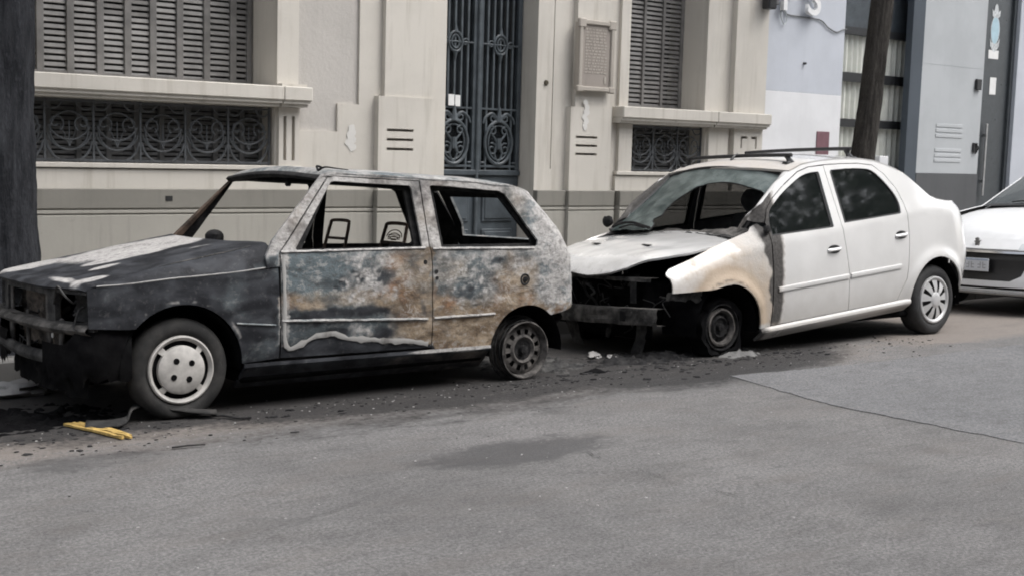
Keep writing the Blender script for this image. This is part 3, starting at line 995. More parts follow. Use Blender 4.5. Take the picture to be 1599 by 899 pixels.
# crest on the door
cr = thing('door_crest', 'light blue and white crest sticker at the top of the dark door', 'crest', (17.64, DYY, 3.5))
def c_part(name, mat, polys, dy):
    mb = MB()
    for p in polys:
        mb.prism([(a, b) for a, b in p], lambda x, z: (x, -0.004-dy, z), (0, 0.003, 0))
    return mb.out(name, mat, cr)
M['sky_b'] = plain('pale_blue_vinyl', (0.38, 0.53, 0.60), 0.5, var=0.08)
M['sil_v'] = plain('silver_vinyl', (0.50, 0.52, 0.53), 0.5, var=0.3, scale=30)
oval = [(0.105*math.cos(R(a))*(1.0 if a > 180 else 1.0), 0.02+0.20*math.sin(R(a))) for a in range(0, 360, 15)]
c_part('shield', M['sky_b'], [oval], 0)
c_part('shield_border', M['sil_v'], [[(0.12*math.cos(R(a)), 0.02+0.215*math.sin(R(a))) for a in range(0, 360, 15)]], -0.0015)
c_part('crown', M['sil_v'], [[(-0.10, 0.235), (-0.115, 0.33), (-0.06, 0.30), (-0.035, 0.39), (0.0, 0.42), (0.035, 0.39), (0.06, 0.30), (0.115, 0.33), (0.10, 0.235), (0.05, 0.21), (-0.05, 0.21)]], 0.001)
c_part('ribbon', M['sil_v'], [[(-0.13, -0.10), (-0.09, -0.16), (0.0, -0.20), (0.09, -0.16), (0.13, -0.10), (0.115, -0.22), (0.03, -0.30), (-0.03, -0.30), (-0.115, -0.22)]], 0.001)

# wall lamp, cable, sign letters
wl = thing('wall_lamp', 'black box floodlight where the cream building meets the blue wall', 'lamp', (12.22, 10.92, 3.38))
mb = MB(); mb.box(-0.09, 0.06, -0.16, -0.03, -0.04, 0.26, 0.015); mb.out('lamp_housing', M['bbox'], wl)
mb = MB(); mb.box(0.0, 0.12, -0.10, 0.0, 0.0, 0.07, 0.01); mb.box(0.05, 0.13, -0.13, -0.02, 0.02, 0.12, 0.01); mb.out('lamp_bracket', plain('grey_plastic', (0.12, 0.12, 0.125), 0.5), wl)
mb = MB()
mb.tube(spl([(12.62, 10.985, 3.42), (12.70, 10.985, 3.36), (12.75, 10.985, 3.33), (13.05, 10.985, 3.325), (13.39, 10.985, 3.315), (13.56, 10.985, 3.23), (13.73, 10.985, 3.185), (13.86, 10.985, 3.225), (13.95, 10.985, 3.24)], 6), 0.0085, 6)
tag(mb.out('cable', plain('grey_cable', (0.13, 0.135, 0.14), 0.6), smooth=True), 'thin grey cable sagging across the blue wall under the sign letters', 'cable')
mb = MB()
mb.tube(spl([(12.62, 10.985, 3.40), (12.60, 10.975, 3.30), (12.66, 10.97, 3.20), (12.72, 10.975, 3.27), (12.68, 10.985, 3.38)], 6), 0.008, 6)
tag(mb.out('cable_loop', plain('pale_cable', (0.42, 0.45, 0.46), 0.6), smooth=True), 'pale loop of loose cable hanging below the first sign letter', 'cable')
mb = MB(); mb.tube([(13.12, 11.0, 2.735), (13.12, 10.96, 2.73)], 0.016, 8)
tag(mb.out('wall_stub', M['bbox']), 'small dark pipe stub in the middle of the blue wall', 'pipe stub')
M['letter'] = plain('white_acrylic', (0.74, 0.74, 0.74), 0.4, var=0.04)
def letter(ch, x, z, size, label):
    cu = bpy.data.curves.new('t', 'FONT')
    cu.body = ch
    cu.size = size
    cu.extrude = 0.03
    cu.offset = 0.006
    t = bpy.data.objects.new('t', cu)
    COL.objects.link(t)
    dg = bpy.context.evaluated_depsgraph_get()
    me = bpy.data.meshes.new_from_object(t.evaluated_get(dg))
    bpy.data.objects.remove(t)
    bpy.data.curves.remove(cu)
    me.materials.clear()
    me.materials.append(M['letter'])
    o = bpy.data.objects.new('sign_letter', me)
    COL.objects.link(o)
    o.location = (x, 10.93, z)
    o.rotation_euler = (R(90), 0, 0)
    return tag(o, label, 'sign letter', 'raised letters of the wall sign')
letter('F', 12.52, 3.375, 0.62, 'white raised letter F of the wall sign, next to the wall lamp')
letter('S', 13.02, 3.36, 0.62, 'white raised letter S of the wall sign, over the sagging cable')

far_h = thing('row_house', 'plain pale rendered house further along the street past the modern frontage', 'house', (45, 11, 0))
o = panel('wall', M['cream2'], far_h, rect(-18.9, 60, 0.06, 9), lambda x, z: (x, 0.05, z), [rect(-16+4*i, -14.4+4*i, z, z+1.9) for i in range(18) for z in (1.1, 5.0)], 3.0, 0.4, (0, 1, 0), smooth=False)
mb = MB(); mb.box(-18.9, 60, 0.30, 0.34, 0.1, 9); mb.out('window_glass', M['pane'], far_h)
mb = MB(); mb.box(-18.9, 60, -0.2, 0.05, 8.8, 9.2, 0.03); mb.out('cornice', M['cream2'], far_h)
# ---------------------------------------------------------------- far side of the street, behind the camera; house added to block low sky
opp = thing('facing_house', 'unseen grey brown house front across the street, added to dim the low sky', 'house', (6, -8, 0))
M['opp'] = m_stucco('grey_brown_render', (0.22, 0.205, 0.19), (0.12, 0.115, 0.11), 0.5)
def O_(mb, name, mat):
    return mb.out(name, mat, opp)
wins = [rect(-22+4*i, -20.4+4*i, z, z+1.9) for i in range(13) for z in (1.0, 4.4, 7.6)]
o = panel('wall', M['opp'], opp, rect(-26, 32, 0.1, 11), lambda x, z: (x, 0, z), wins, 2.0, 0.5, (0, -1, 0), smooth=False)
mb = MB()
mb.box(-26, 32, -0.35, -0.30, 0.1, 11)
O_(mb, 'window_glass', M['pane'])
mb = MB()
mb.box(-26, 32, 0, 0.4, 10.9, 11.3, 0.03)
O_(mb, 'cornice', M['opp'])
# ---------------------------------------------------------------- trees
def m_bark(name, c0, c1):
    k = NT(name)
    n1 = k.noise(5, 8, 0.65, k.scaled(2.2, 2.2, 0.55))
    n2 = k.noise(30, 6, 0.7, k.scaled(1.6, 1.6, 0.6))
    col = k.mix(k.step(n1, 0.3, 0.7), c0, c1)
    col = k.mix(k.math('MULTIPLY', k.step(n2, 0.5, 0.75), 0.45), col, tuple(x*2.2 for x in c1))
    k.set('Base Color', col)
    k.set('Roughness', 0.92)
    k.set('Specular IOR Level', 0.2)
    k.bump(k.math('ADD', n1, k.math('MULTIPLY', n2, 0.5)), 0.9, 0.04)
    return k.m
M['leaf'] = None
def leaf_mat():
    k = NT('leaf')
    k.set('Base Color', k.mix(k.noise(1.7, 3), (0.045, 0.075, 0.03), (0.09, 0.12, 0.05)))
    k.set('Roughness', 0.55)
    return k.m
M['leaf'] = leaf_mat()
def tree(x, y, rad, lean, h, bark, label, seed, big=1.0):
    t = thing('street_tree', label, 'tree', (x, y, 0.05))
    rn = random.Random(seed)
    mb = MB()
    N, K = 90, 160
    def fn(u, v_):
        z = h*v_
        a = 2*math.pi*u
        q = rad*(1-0.35*v_)*(1+0.55*math.exp(-z/0.22))
        q *= 1+0.10*fbm(math.cos(a)*1.6+seed, math.sin(a)*1.6, z*0.8, 3)+0.05*fbm(math.cos(a)*5+seed, math.sin(a)*5, z*2.2, 3)+0.085*abs(fbm(math.cos(a)*7+seed, math.sin(a)*7, z*1.1, 4))+0.03*fbm(math.cos(a)*16, math.sin(a)*16, z*7+seed, 3)
        return (lean[0]*z+0.03*math.sin(z*1.7+seed)+q*math.cos(a), lean[1]*z+q*math.sin(a), z-0.12)
    mb.grid(fn, N, K)
    tips = []
    top = Vector((lean[0]*h, lean[1]*h, h-0.3))
    for i in range(7):
        a = 2*math.pi*i/7+rn.uniform(-0.3, 0.3)
        L = rn.uniform(1.8, 3.0)*(1+0.35*(big-1))
        e = top+Vector((L*0.8*math.cos(a), L*0.8*math.sin(a), L*0.75))
        m_ = top.lerp(e, 0.5)+Vector((0, 0, -0.25))
        mb.tube(spl([top+Vector((0, 0, -0.5)), m_, e], 6), lambda t_: rad*0.5*(1-0.75*t_), 8)
        tips += [e, m_]
    mb.out('trunk', bark, t, smooth=True, sharp=180)
    lf = MB()
    V, Fc = [], []
    for i in range(int(2600*big)):
        c = rn.choice(tips)
        p = c+Vector((rn.gauss(0, 0.75*big**0.5), rn.gauss(0, 0.75*big**0.5), rn.gauss(0.2, 0.5*big)))
        d = Vector((rn.gauss(0, 1), rn.gauss(0, 1), rn.gauss(-0.4, 0.6))).normalized()
        s = d.cross(Vector((rn.gauss(0, 1), rn.gauss(0, 1), rn.gauss(0, 1)))).normalized()
        l, w = rn.uniform(0.10, 0.19)*big**0.6, rn.uniform(0.05, 0.08)*big**0.6
        b = len(V)
        V += [p, p+d*l*0.5+s*w, p+d*l, p+d*l*0.5-s*w]
        Fc.append((b, b+1, b+2, b+3))
    lf.add(V, Fc)
    lf.out('crown', M['leaf'], t)
    return t
M['bark1'] = m_bark('bark_dark', (0.014, 0.015, 0.018), (0.042, 0.044, 0.05))
M['bark2'] = m_bark('bark_brown', (0.022, 0.020, 0.018), (0.055, 0.050, 0.045))
tree(2.40, 8.85, 0.275, (-0.012, 0.0), 4.8, M['bark1'], 'dark thick tree trunk at the kerb behind the front of the charred hatchback', 3)
tree(5.5, -3.6, 0.22, (0.02, 0.02), 4.0, M['bark2'], 'leafy street tree on the far side of the street opposite the burnt cars', 17)
tree(19.5, -2.8, 0.22, (0.0, 0.05), 5.2, M['bark2'], 'leafy street tree on the far side of the street opposite the white sedan', 23, 2.0)
tree(25.5, -3.2, 0.22, (0.0, 0.05), 5.4, M['bark2'], 'last leafy street tree down the far side of the street past the parked cars', 29, 2.0)
tree(11.56, 9.0, 0.142, (0.148, 0.0), 7.5, M['bark2'], 'brown leaning tree trunk behind the white sedan in front of the curtained glazing', 11, 0.5)

# ================================================================ BURNT HATCHBACK
M['soot'] = m_soot('soot')
M['soot2'] = m_soot('soot_grey', (0.02, 0.02, 0.021), (0.085, 0.083, 0.08), 9, 0.5)
M['soot3'] = m_soot('soot_ash', (0.035, 0.034, 0.033), (0.17, 0.16, 0.15), 8, 0.5)
M['rustdark'] = m_soot('rust_dark', (0.03, 0.025, 0.022), (0.12, 0.085, 0.065), 10, 0.5)
M['burnt'] = m_burnt('burnt_paint')
M['tyre'] = m_soot('tyre_rubber', (0.022, 0.022, 0.022), (0.05, 0.048, 0.046), 7, 0.2)
M['tyre2'] = plain('tyre_clean', (0.022, 0.022, 0.023), 0.75, var=0.3)
M['rimgrey'] = plain('dusty_alloy', (0.40, 0.385, 0.365), 0.6, var=0.2, scale=14)
M['rimdark'] = m_soot('rim_scorched', (0.04, 0.038, 0.037), (0.17, 0.158, 0.148), 12, 0.4)

UX, UY, UW, UROLL = 2.667, 6.385, 1.56, 0.032
uno = thing('burnt_hatchback', 'burnt out three door hatchback with charred hood, missing glass and rust streaked door', 'car', (UX+1.18, UY+UW/2, -UROLL*UW/2), (-math.atan(UROLL), 0, 0))
M['blackchar'] = m_soot('black_char', (0.003, 0.003, 0.0035), (0.009, 0.009, 0.0095), 9, 0.25, 0.05)
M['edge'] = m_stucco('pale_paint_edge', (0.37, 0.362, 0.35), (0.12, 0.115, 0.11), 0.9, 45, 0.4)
U = lambda x, w, z: (x-1.18, w-UW/2, z)
def u_xe(z):
    return lerp_tab([(0.2, 2.80), (0.48, 2.84), (0.80, 2.83), (1.0, 2.735), (1.24, 2.53), (1.40, 2.40)], z)
def u_in(x, z):
    b = 0.018*((z-0.6)/0.3)**2 if z < 0.9 else 0.018+(z-0.9)*0.27+0.004
    if z < 0.9 and z > 0.86:
        b += 0.004*(z-0.86)/0.04
    t = max(0, -0.28-x)
    b += 0.62*t*t
    Rr = 0.20
    d = max(0, x-(u_xe(z)-Rr))
    d = min(d, Rr*0.985)
    return b+Rr-math.sqrt(Rr*Rr-d*d)
def u_side(far, off=0.0):
    if far:
        return lambda x, z: U(x, UW-u_in(x, z)-off, z)
    return lambda x, z: U(x, u_in(x, z)+off, z)
def wv(x):        # melted edge of the paint along the door foot (car coordinates)
    return lerp_tab([(0.55, 0.37), (0.64, 0.33), (0.72, 0.36), (0.80, 0.40), (0.92, 0.405), (1.02, 0.37), (1.15, 0.355), (1.3, 0.335), (1.45, 0.325), (1.62, 0.29)], x)
def side_masks(X, Y, Z):
    """ash, scale and bare metal left by the fire; arch lip highlight painted in"""
    x, z = X+1.18, Z
    a = g = b = 0.0
    x0, z0 = x, z
    if x > 0.575:
        low = wv(x)+0.02*fbm(x*9, 0, z*9)
        if z < low and x < 1.64:
            a = 0.85*math.exp(-((low-z)/0.016)**2)
        elif z < 0.89 or x > 2.25:
            x, z = x+0.07*fbm(x*5, 11, z*5), z+0.045*fbm(x*5, 21, z*6)+0.02*fbm(x*16, 5, z*18)
            rg = max(0.0, 1-7*abs(fbm(x0*5+0.5*z0, 31, z0*11-2.0*x0, 3)))
            rg2 = max(0.0, 1-8*abs(fbm(x0*11, 41, z0*17-3.0*x0, 2)))
            reg = max(math.exp(-((x0-1.10)/0.30)**2-((z0-0.72)/0.14)**2), 0.8*math.exp(-((x0-1.95)/0.25)**2-((z0-0.68)/0.2)**2), 0.8*sm(2.3, 2.6, x0), 0.7*math.exp(-((x0-1.15)/0.35)**2-((z0-0.42)/0.06)**2))
            t = sm(0.95, 1.5, x)
            b = 0.70+0.25*fbm(x*3, 3, z*4)
            g = 0.12+0.55*t+0.28*fbm(x*2.2, 8, z*3)
            a = 0.24+0.30*fbm(x*4, 1, z*5)+0.24*math.exp(-((x-1.05)/0.25)**2-((z-0.72)/0.1)**2)
            if x < 0.95:
                b += 0.3*sm(0.6, 0.75, z); g -= 0.3*sm(0.62, 0.75, z); a -= 0.1
            band = math.exp(-((z-0.60)/0.07)**2)*(1-sm(1.5, 1.7, x))
            g += 0.45*band*(1-sm(1.0, 1.5, x)*0.3)
            dark = math.exp(-((z-0.53)/0.035)**2)*sm(0.6, 0.8, x)*(1-sm(1.25, 1.5, x))
            b -= 0.6*dark; a -= 0.3*dark; g -= 0.3*dark
            if z < 0.5:
                g += 0.25*sm(1.3, 1.6, x); a -= 0.15; b -= 0.15*(1-sm(1.4, 1.6, x))
            if x > 1.618:
                a += 0.20*sm(0.55, 0.7, z); g -= 0.30*sm(0.52, 0.62, z); g += 0.45*math.exp(-((z-0.42)/0.1)**2); g += 0.25*math.exp(-((x-1.70)/0.08)**2-((z-0.6)/0.1)**2)
                g += 0.42*math.exp(-((x-2.25)/0.14)**2-((z-0.66)/0.2)**2)
                a += 0.20*sm(2.3, 2.55, x); g -= 0.6*sm(2.38, 2.5, x); b += 0.25*sm(2.3, 2.6, x)
            if z < 0.33 and x > 1.6:
                a -= 0.5; g += 0.1
            a += (0.45*rg+0.25*rg2)*(0.2+reg)
            dkk = sm(0.12, 0.6, fbm(x0*6, 51, z0*9, 4))*0.30*(1-0.8*sm(2.2, 2.45, x0))
            a -= 0.8*dkk; b -= dkk; g -= 0.8*dkk
            if x0 < 0.64:
                a += 0.4
        else:
            a = 0.72+0.24*fbm(x*5, 2, z*5); g = 0.50+0.25*fbm(x*3, 6, z*3); b = 0.3
            if x > 1.5:
                a -= 0.14; g -= 0.12
    else:
        a = 0.05+0.12*fbm(x*5, 2, z*6)
        if z > 0.86:
            a = 0.5+0.3*fbm(x*5, 3, z*6); g = 0.35; b = 0.8
        elif z > 0.80:
            a = 0.12; b = 0.25
        r_ = math.hypot(x, z-0.27)
        a += 0.52*math.exp(-((r_-0.366)/0.014)**2)*(z > 0.4)  # highlight along the arch lip, painted through the ash mask
        b = max(b, 0.22+0.42*fbm(x*4, 9, z*4)+0.20*math.exp(-((x+0.38)/0.14)**2-((z-0.66)/0.08)**2))
        a += 0.25*math.exp(-((x+0.42)/0.1)**2-((z-0.68)/0.07)**2)
    return (a, g, b)

def up(name, outline, far=False, holes=(), off=0.0, th=0.014, step=0.03, mat='burnt', inner='soot', paint=side_masks, disp=None):
    return panel(name, M[mat], uno, outline, u_side(far, off), holes, step, th, (0, -1 if far else 1, 0), M[inner] if inner else None, paint if mat == 'burnt' else None, True, disp, rim=far)

fend = [(-0.505, 0.724), (-0.2, 0.747), (0.2, 0.774), (0.571, 0.799), (0.576, 0.60), (0.578, 0.285), (0.352, 0.272)]+arc(0, 0.27, 0.352, 0, 138, 18)+[(-0.30, 0.505), (-0.50, 0.518)]
win_f = [(0.688, 0.905), (0.972, 1.283), (1.0, 1.29), (1.515, 1.268), (1.53, 1.25), (1.553, 0.90), (1.535, 0.885), (0.70, 0.89)]
door = [(0.589, 0.285), (0.587, 0.60), (0.590, 0.885), (0.648, 0.945), (0.957, 1.308), (1.0, 1.317), (1.592, 1.292), (1.600, 0.90), (1.612, 0.85), (1.612, 0.272)]
win_r = [(1.690, 0.890), (1.668, 1.262), (1.69, 1.272), (2.20, 1.238), (2.245, 1.215), (2.455, 0.915), (2.448, 0.885), (2.43, 0.876)]
quart = [(1.620, 0.262), (1.620, 0.85), (1.609, 0.90), (1.601, 1.312), (2.0, 1.298), (2.30, 1.275), (2.42, 1.248)]+[(u_xe(z)-0.012, z) for z in (1.22, 1.15, 1.08, 1.0, 0.92, 0.84, 0.74, 0.64, 0.54, 0.47)]+[(2.66, 0.44)]+arc(2.362, 0.205, 0.292, 48, 178, 16)+[(2.06, 0.228)]
apil = [(0.50, 0.86), (0.55, 0.955), (0.925, 1.333), (1.0, 1.342), (1.594, 1.318), (1.594, 1.298), (1.0, 1.324), (0.951, 1.315), (0.640, 0.95), (0.582, 0.885), (0.58, 0.806), (0.50, 0.80)]
dent = lambda x, z: 0.006*fbm(x*4, 1, z*5)+0.0035*fbm(x*9+0.5*z, 31, z*14-3*x, 3)*sm(0.6, 0.7, x)*sm(0.92, 0.84, z)
for far in (False, True):
    fo = up('front_fender', fend, far)
    up('door_pillar', [(x+(0.045 if far and x < 0.93 and z > 0.9 and i in (1, 2) else 0), z) for i, (x, z) in enumerate(apil)], far, th=0.03, inner='rustdark' if far else 'soot')
    low = lambda P: [(x-(0.018 if x < 1.0 else 0), z-0.045 if z < 0.95 else z) for x, z in P] if far else P
    d = up('door', door, far, [low(win_f)], disp=dent, step=0.016)
    inn = far or panel('window_frame', M['soot'], d, [(x, z) for x, z in [(0.60, 0.60), (0.60, 0.88), (0.665, 0.95), (0.965, 1.305), (1.585, 1.285), (1.595, 0.90), (1.6, 0.60)]], u_side(far, 0.045),
                [[(0.75, 0.90), (0.765, 0.925), (0.985, 1.268), (1.0, 1.275), (1.49, 1.253), (1.503, 1.243), (1.520, 0.905), (1.51, 0.897)]], 0.06, 0.02, (0, -1 if far else 1, 0))
    q = up('rear_quarter', quart, far, [low(win_r)], disp=dent, step=0.016)
    far or panel('window_frame', M['soot'], q, [(1.63, 0.6), (1.612, 1.30), (2.25, 1.262), (2.5, 0.93), (2.5, 0.6)], u_side(far, 0.045),
          [[(1.735, 0.90), (1.715, 1.245), (1.73, 1.252), (2.21, 1.22), (2.435, 0.925), (2.425, 0.895)]], 0.06, 0.02, (0, -1 if far else 1, 0))
    # sill
    s = -1 if far else 1
    def sillf(x, t, far=far):
        w = lerp_tab([(0, 0.010), (0.25, 0.008), (0.5, 0.05), (1.0, 0.15)], t)
        z = lerp_tab([(0, 0.258), (0.25, 0.235), (1.0, 0.105)], t)+0.012*(1.6-x)/1.3
        return U(x, UW-w if far else w, z)
    panel('sill', M['burnt'], uno, [(0.36, 0), (2.07, 0), (2.07, 1), (0.36, 1)], sillf, (), 0.12, 0.02, (0, s, 0), None,
          lambda X, Y, Z: (0.75*sm(1.45, 1.5, X+1.18)*(Z > 0.232)+0.25*sm(0.2, 0.7, fbm(X*2.2, 4, Z*4)), 0.30*(Z < 0.23)*sm(0.6, 1.6, X+1.18), 0.0))
    # mouldings
    mb = MB()
    def strip(pts, h, pr):
        V = []
        for x, z in pts:
            i = u_in(x, z)
            for w, zz in ((i+0.004, z+h), (i-pr*0.6, z+h*0.8), (i-pr, z), (i+0.004, z-h)):
                V.append(U(x, UW-w if far else w, zz))
        k = len(pts)
        mb.add(V, [(a*4+j, a*4+j+1, a*4+j+5, a*4+j+4) for a in range(k-1) for j in range(3)])
    strip([(0.31+0.02*i, 0.50-0.002*i+0.003*fbm(i, 1, 1)) for i in range(13)], 0.007, 0.010)
    strip([(0.592+0.034*i, 0.497-0.0016*i+0.004*fbm(i*0.6, 1, 1)) for i in range(30)], 0.011, 0.014)
    strip([(1.625+0.026*i, 0.453+0.003*fbm(i*0.6, 1, 1)) for i in range(19)], 0.011, 0.014)
    mb.out('side_moulding', M['burnt'], uno, smooth=True, paint=lambda X, Y, Z: (0.62+0.2*fbm(X*4, 1, 1) if X+1.18 > 0.57 else 0.36, 0.1+0.4*sm(1.0, 1.5, X+1.18), 0.9))
    if far:
        continue
    mb = MB()
    strip([(0.592+0.0337*i, 0.886+0.003*fbm(i*0.7, 5, 1)) for i in range(30)], 0.009, 0.011)
    strip([(1.622+0.0305*i, 0.880-0.0006*i+0.003*fbm(i*0.7, 5, 1)) for i in range(27)], 0.009, 0.011)
    mb.out('belt_moulding', M['burnt'], uno, smooth=True, paint=lambda X, Y, Z: (0.9, 0.1, 0.8))

# melted rim of the remaining paint film on the door
mb = MB()
pts = [(0.604, 0.86-0.045*i) for i in range(11)]+[(0.607, 0.385), (0.618, 0.352), (0.64, 0.335)]+[(0.66+0.03*i, wv(0.66+0.03*i)) for i in range(32)]
pts = [(x+0.004*fbm(x*20, z*20, 1), z+0.006*fbm(x*18, z*18, 4)) for x, z in pts]
V = []
for j, (x, z) in enumerate(pts):
    a_, b_ = pts[max(0, j-1)], pts[min(len(pts)-1, j+1)]
    t = Vector((b_[0]-a_[0], b_[1]-a_[1])).normalized()
    h = (0.012 if j < 12 else 0.019)*(0.8+0.75*fbm(j*0.6, 2, 2))
    for q, lift in ((-1, 0.0), (-0.3, 0.0016), (0.4, 0.0018), (1, 0.0)):
        X_, Z_ = x-t.y*h*q, z+t.x*h*q
        V.append(U(X_, u_in(X_, Z_)-0.0075-lift, Z_))
mb.add(V, [(a*4+j, a*4+j+1, a*4+j+5, a*4+j+4) for a in range(len(pts)-1) for j in range(3)])
mb.out('paint_edge', M['edge'], uno, smooth=True)

# fuel filler hole, lock hole
mb = MB()
i0 = u_in(2.335, 0.665)
mb.lathe([(0.0, 0.012), (0.023, 0.010), (0.028, -0.004), (0.036, -0.006), (0.040, 0.004)], U(2.335, i0, 0.665), 20)
fc = mb.out('fuel_filler', M['soot2'], uno, smooth=True)
mb = MB(); mb.lathe([(0.0, -0.002), (0.018, -0.001), (0.020, 0.004)], U(2.335, i0-0.006, 0.665), 14)
mb.out('filler_neck', M['soot'], fc, smooth=True)
mb = MB()
for x, z, q in ((1.565, 0.80, 0.013), (1.645, 0.74, 0.012), (1.648, 0.70, 0.010)):
    mb = MB()
    mb.lathe([(0.0, -0.003), (q, -0.003), (q*1.2, 0.003)], U(x, u_in(x, z), z), 10)
    mb.out('lock_hole', M['soot'], uno)

# roof
def u_re(x):
    return lerp_tab([(0.93, 1.336), (1.0, 1.345), (1.594, 1.322), (2.0, 1.303), (2.30, 1.280), (2.44, 1.25), (2.53, 1.215)], x)
def rooff(x, v):
    z = u_re(x)
    we = u_in(x, z)-0.006
    w = we+(UW-2*we)*v
    e = min(v, 1-v)
    zz = z+0.038*(1-(2*v-1)**2)-0.010*math.exp(-e/0.012)+0.006*fbm(x*3, v*4, 2)
    if x < 0.99:
        zz -= 0.02*((0.99-x)/0.06)**2
    return U(x, w, zz)
panel('roof', M['burnt'], uno, [(0.925, 0), (2.50, 0), (2.50, 1), (0.925, 1)], rooff, (), 0.045, 0.02, (0, 0, -1), M['soot'],
      lambda X, Y, Z: (0.5+0.3*fbm(X*4, Y*4, 3), 0.25+0.3*fbm(X*3, Y*3, 8), 0.8))
mb = MB()
N = 24
mb.grid(lambda a, b: U(0.955+0.05*math.cos(2*math.pi*b)-0.02*(1-(2*a-1)**2), 0.13+(UW-0.26)*a, 1.300+0.022*math.sin(2*math.pi*b)+0.032*(1-(2*a-1)**2)), N, 8)
mb.out('roof_bow', M['soot'], uno, smooth=True)
for x in (1.62, 2.40):
    mb = MB()
    mb.grid(lambda a, b, x=x: U(x+0.05*math.cos(2*math.pi*b), 0.14+(UW-0.28)*a, u_re(x)-0.035+0.018*math.sin(2*math.pi*b)+0.03*(1-(2*a-1)**2)), N, 8)
    mb.out('roof_bow', M['soot'], uno, smooth=True)
# side rails under the roof
for f_ in (0, 1):
    mb = MB()
    mb.grid(lambda a, b: (lambda x, w: U(x, UW-w if f_ else w, u_re(x)-0.035+0.022*math.sin(2*math.pi*b)))(0.95+1.45*a, 0.20+0.035*math.cos(2*math.pi*b)), 12, 8)
    mb.out('roof_rail', M['soot'], uno, smooth=True)
mb = MB()   # melted mirror stalk and curled scrap on the roof edge
mb.tube(spl([U(0.93, 0.66, 1.325), U(0.965, 0.66, 1.30), U(0.97, 0.66, 1.275)], 4), 0.008, 6)
mb.box(0.96-1.18, 0.985-1.18, 0.64-0.78, 0.69-0.78, 1.255, 1.285, 0.008)
mb.out('mirror_stalk', M['soot'], uno)
mb = MB()
mb.tube(spl([U(0.93, 0.20, 1.352), U(0.96, 0.17, 1.372), U(1.02, 0.15, 1.366), U(1.10, 0.14, 1.358)], 5), lambda t: 0.012-0.007*t, 6, flat=0.5)
mb.tube(spl([U(0.94, 0.22, 1.355), U(0.95, 0.25, 1.378), U(0.99, 0.27, 1.372)], 5), 0.007, 6)
mb.out('melted_trim', M['soot'], uno, smooth=True)

# hood, wrapping down to the fender seam
def u_fx(w):
    return -0.635+(0.13 if w < 0.78 else 0.085)*abs((w-0.78)/0.76)**3.2
def u_rx(w):
    return 0.425+0.13*((w-0.78)/0.75)**2
def hoodf(s, v):
    w0 = 0.022
    w = w0+(UW-2*w0)*v
    x = u_fx(w)+(u_rx(w)-u_fx(w))*s
    zs = 0.727+0.0672*(x+0.505)
    t = max(0.0, (x+0.56)/1.1)
    bev = 0.012+0.125*t**1.15
    e = min(w-w0, UW-w0-w)
    prof = 1-math.exp(-(e/0.030)**1.3) if e > 0 else 0
    z = zs+0.006+bev*prof+0.022*(1-((w-0.78)/0.74)**2)*min(1, t*2+0.25)
    if s < 0.05:
        z -= 0.022*(1-s/0.05)**2
    z += 0.006*fbm(x*2.5, w*2.5, 4)
    inx = 0.62*max(0, -0.28-x)**2
    w += inx*(1-2*v)
    return U(x, w, z)
def hood_masks(X, Y, Z):
    x, w = X+1.18, Y+0.78
    a = -0.05+0.16*fbm(x*5, w*5, 1)
    b = -0.05+0.16*fbm(x*3, w*3, 7)
    def bl(cx, cw, rx, rw, k=1.0):
        d = ((x-cx)/rx)**2+((w-cw)/rw)**2
        return k*max(0.0, 1.15-d)
    n = 0.28*fbm(x*6, w*6, 5)
    m = max(bl(0.10, 1.02, 0.44, 0.42), bl(-0.02, 0.72, 0.30, 0.12), bl(0.25, 0.80, 0.25, 0.2), bl(-0.42, 1.33, 0.22, 0.2), bl(-0.25, 0.50, 0.10, 0.06, 0.9), bl(-0.44, 0.18, 0.12, 0.07, 0.85), bl(-0.52, 0.35, 0.05, 0.25, 0.6), bl(0.28, 0.42, 0.08, 0.02, 0.6))
    if m > 0:
        a = max(a, 1.5*m+1.3*n)
    if 0.43 < x < 0.57 and w < 0.12 and Z < 0.85:
        a = max(a, 0.40+0.5*fbm(x*14, w*9, Z*14)); b = 0.6
    g = 0.0
    if m > 0.3:
        g = 0.3*max(0, fbm(x*4, w*4, 11))
    return (a, g, b)
hood = panel('hood', M['burnt'], uno, [(0, 0), (1, 0), (1, 1), (0, 1)], lambda s, v: hoodf(s, v), (), 0.022, 0.012, (0, 0, -1), M['soot'], hood_masks, sharp=60)
# worn edge of the seam lip, its highlight put into the pale colour
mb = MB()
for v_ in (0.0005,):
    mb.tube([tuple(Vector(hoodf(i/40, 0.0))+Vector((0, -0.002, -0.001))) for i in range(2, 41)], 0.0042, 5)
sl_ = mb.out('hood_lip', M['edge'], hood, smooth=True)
mb = MB()
mb.tube([tuple(Vector(hoodf(0.42+0.5*i/30, 0.052))+Vector((0, 0, 0.001))) for i in range(31)], lambda t: 0.0035*math.sin(math.pi*min(1, max(0.03, t)))+0.0008, 5)
mb.out('hood_crease_highlight', M['soot3'], hood, smooth=True)  # crease highlight laid on as a thin paler tube

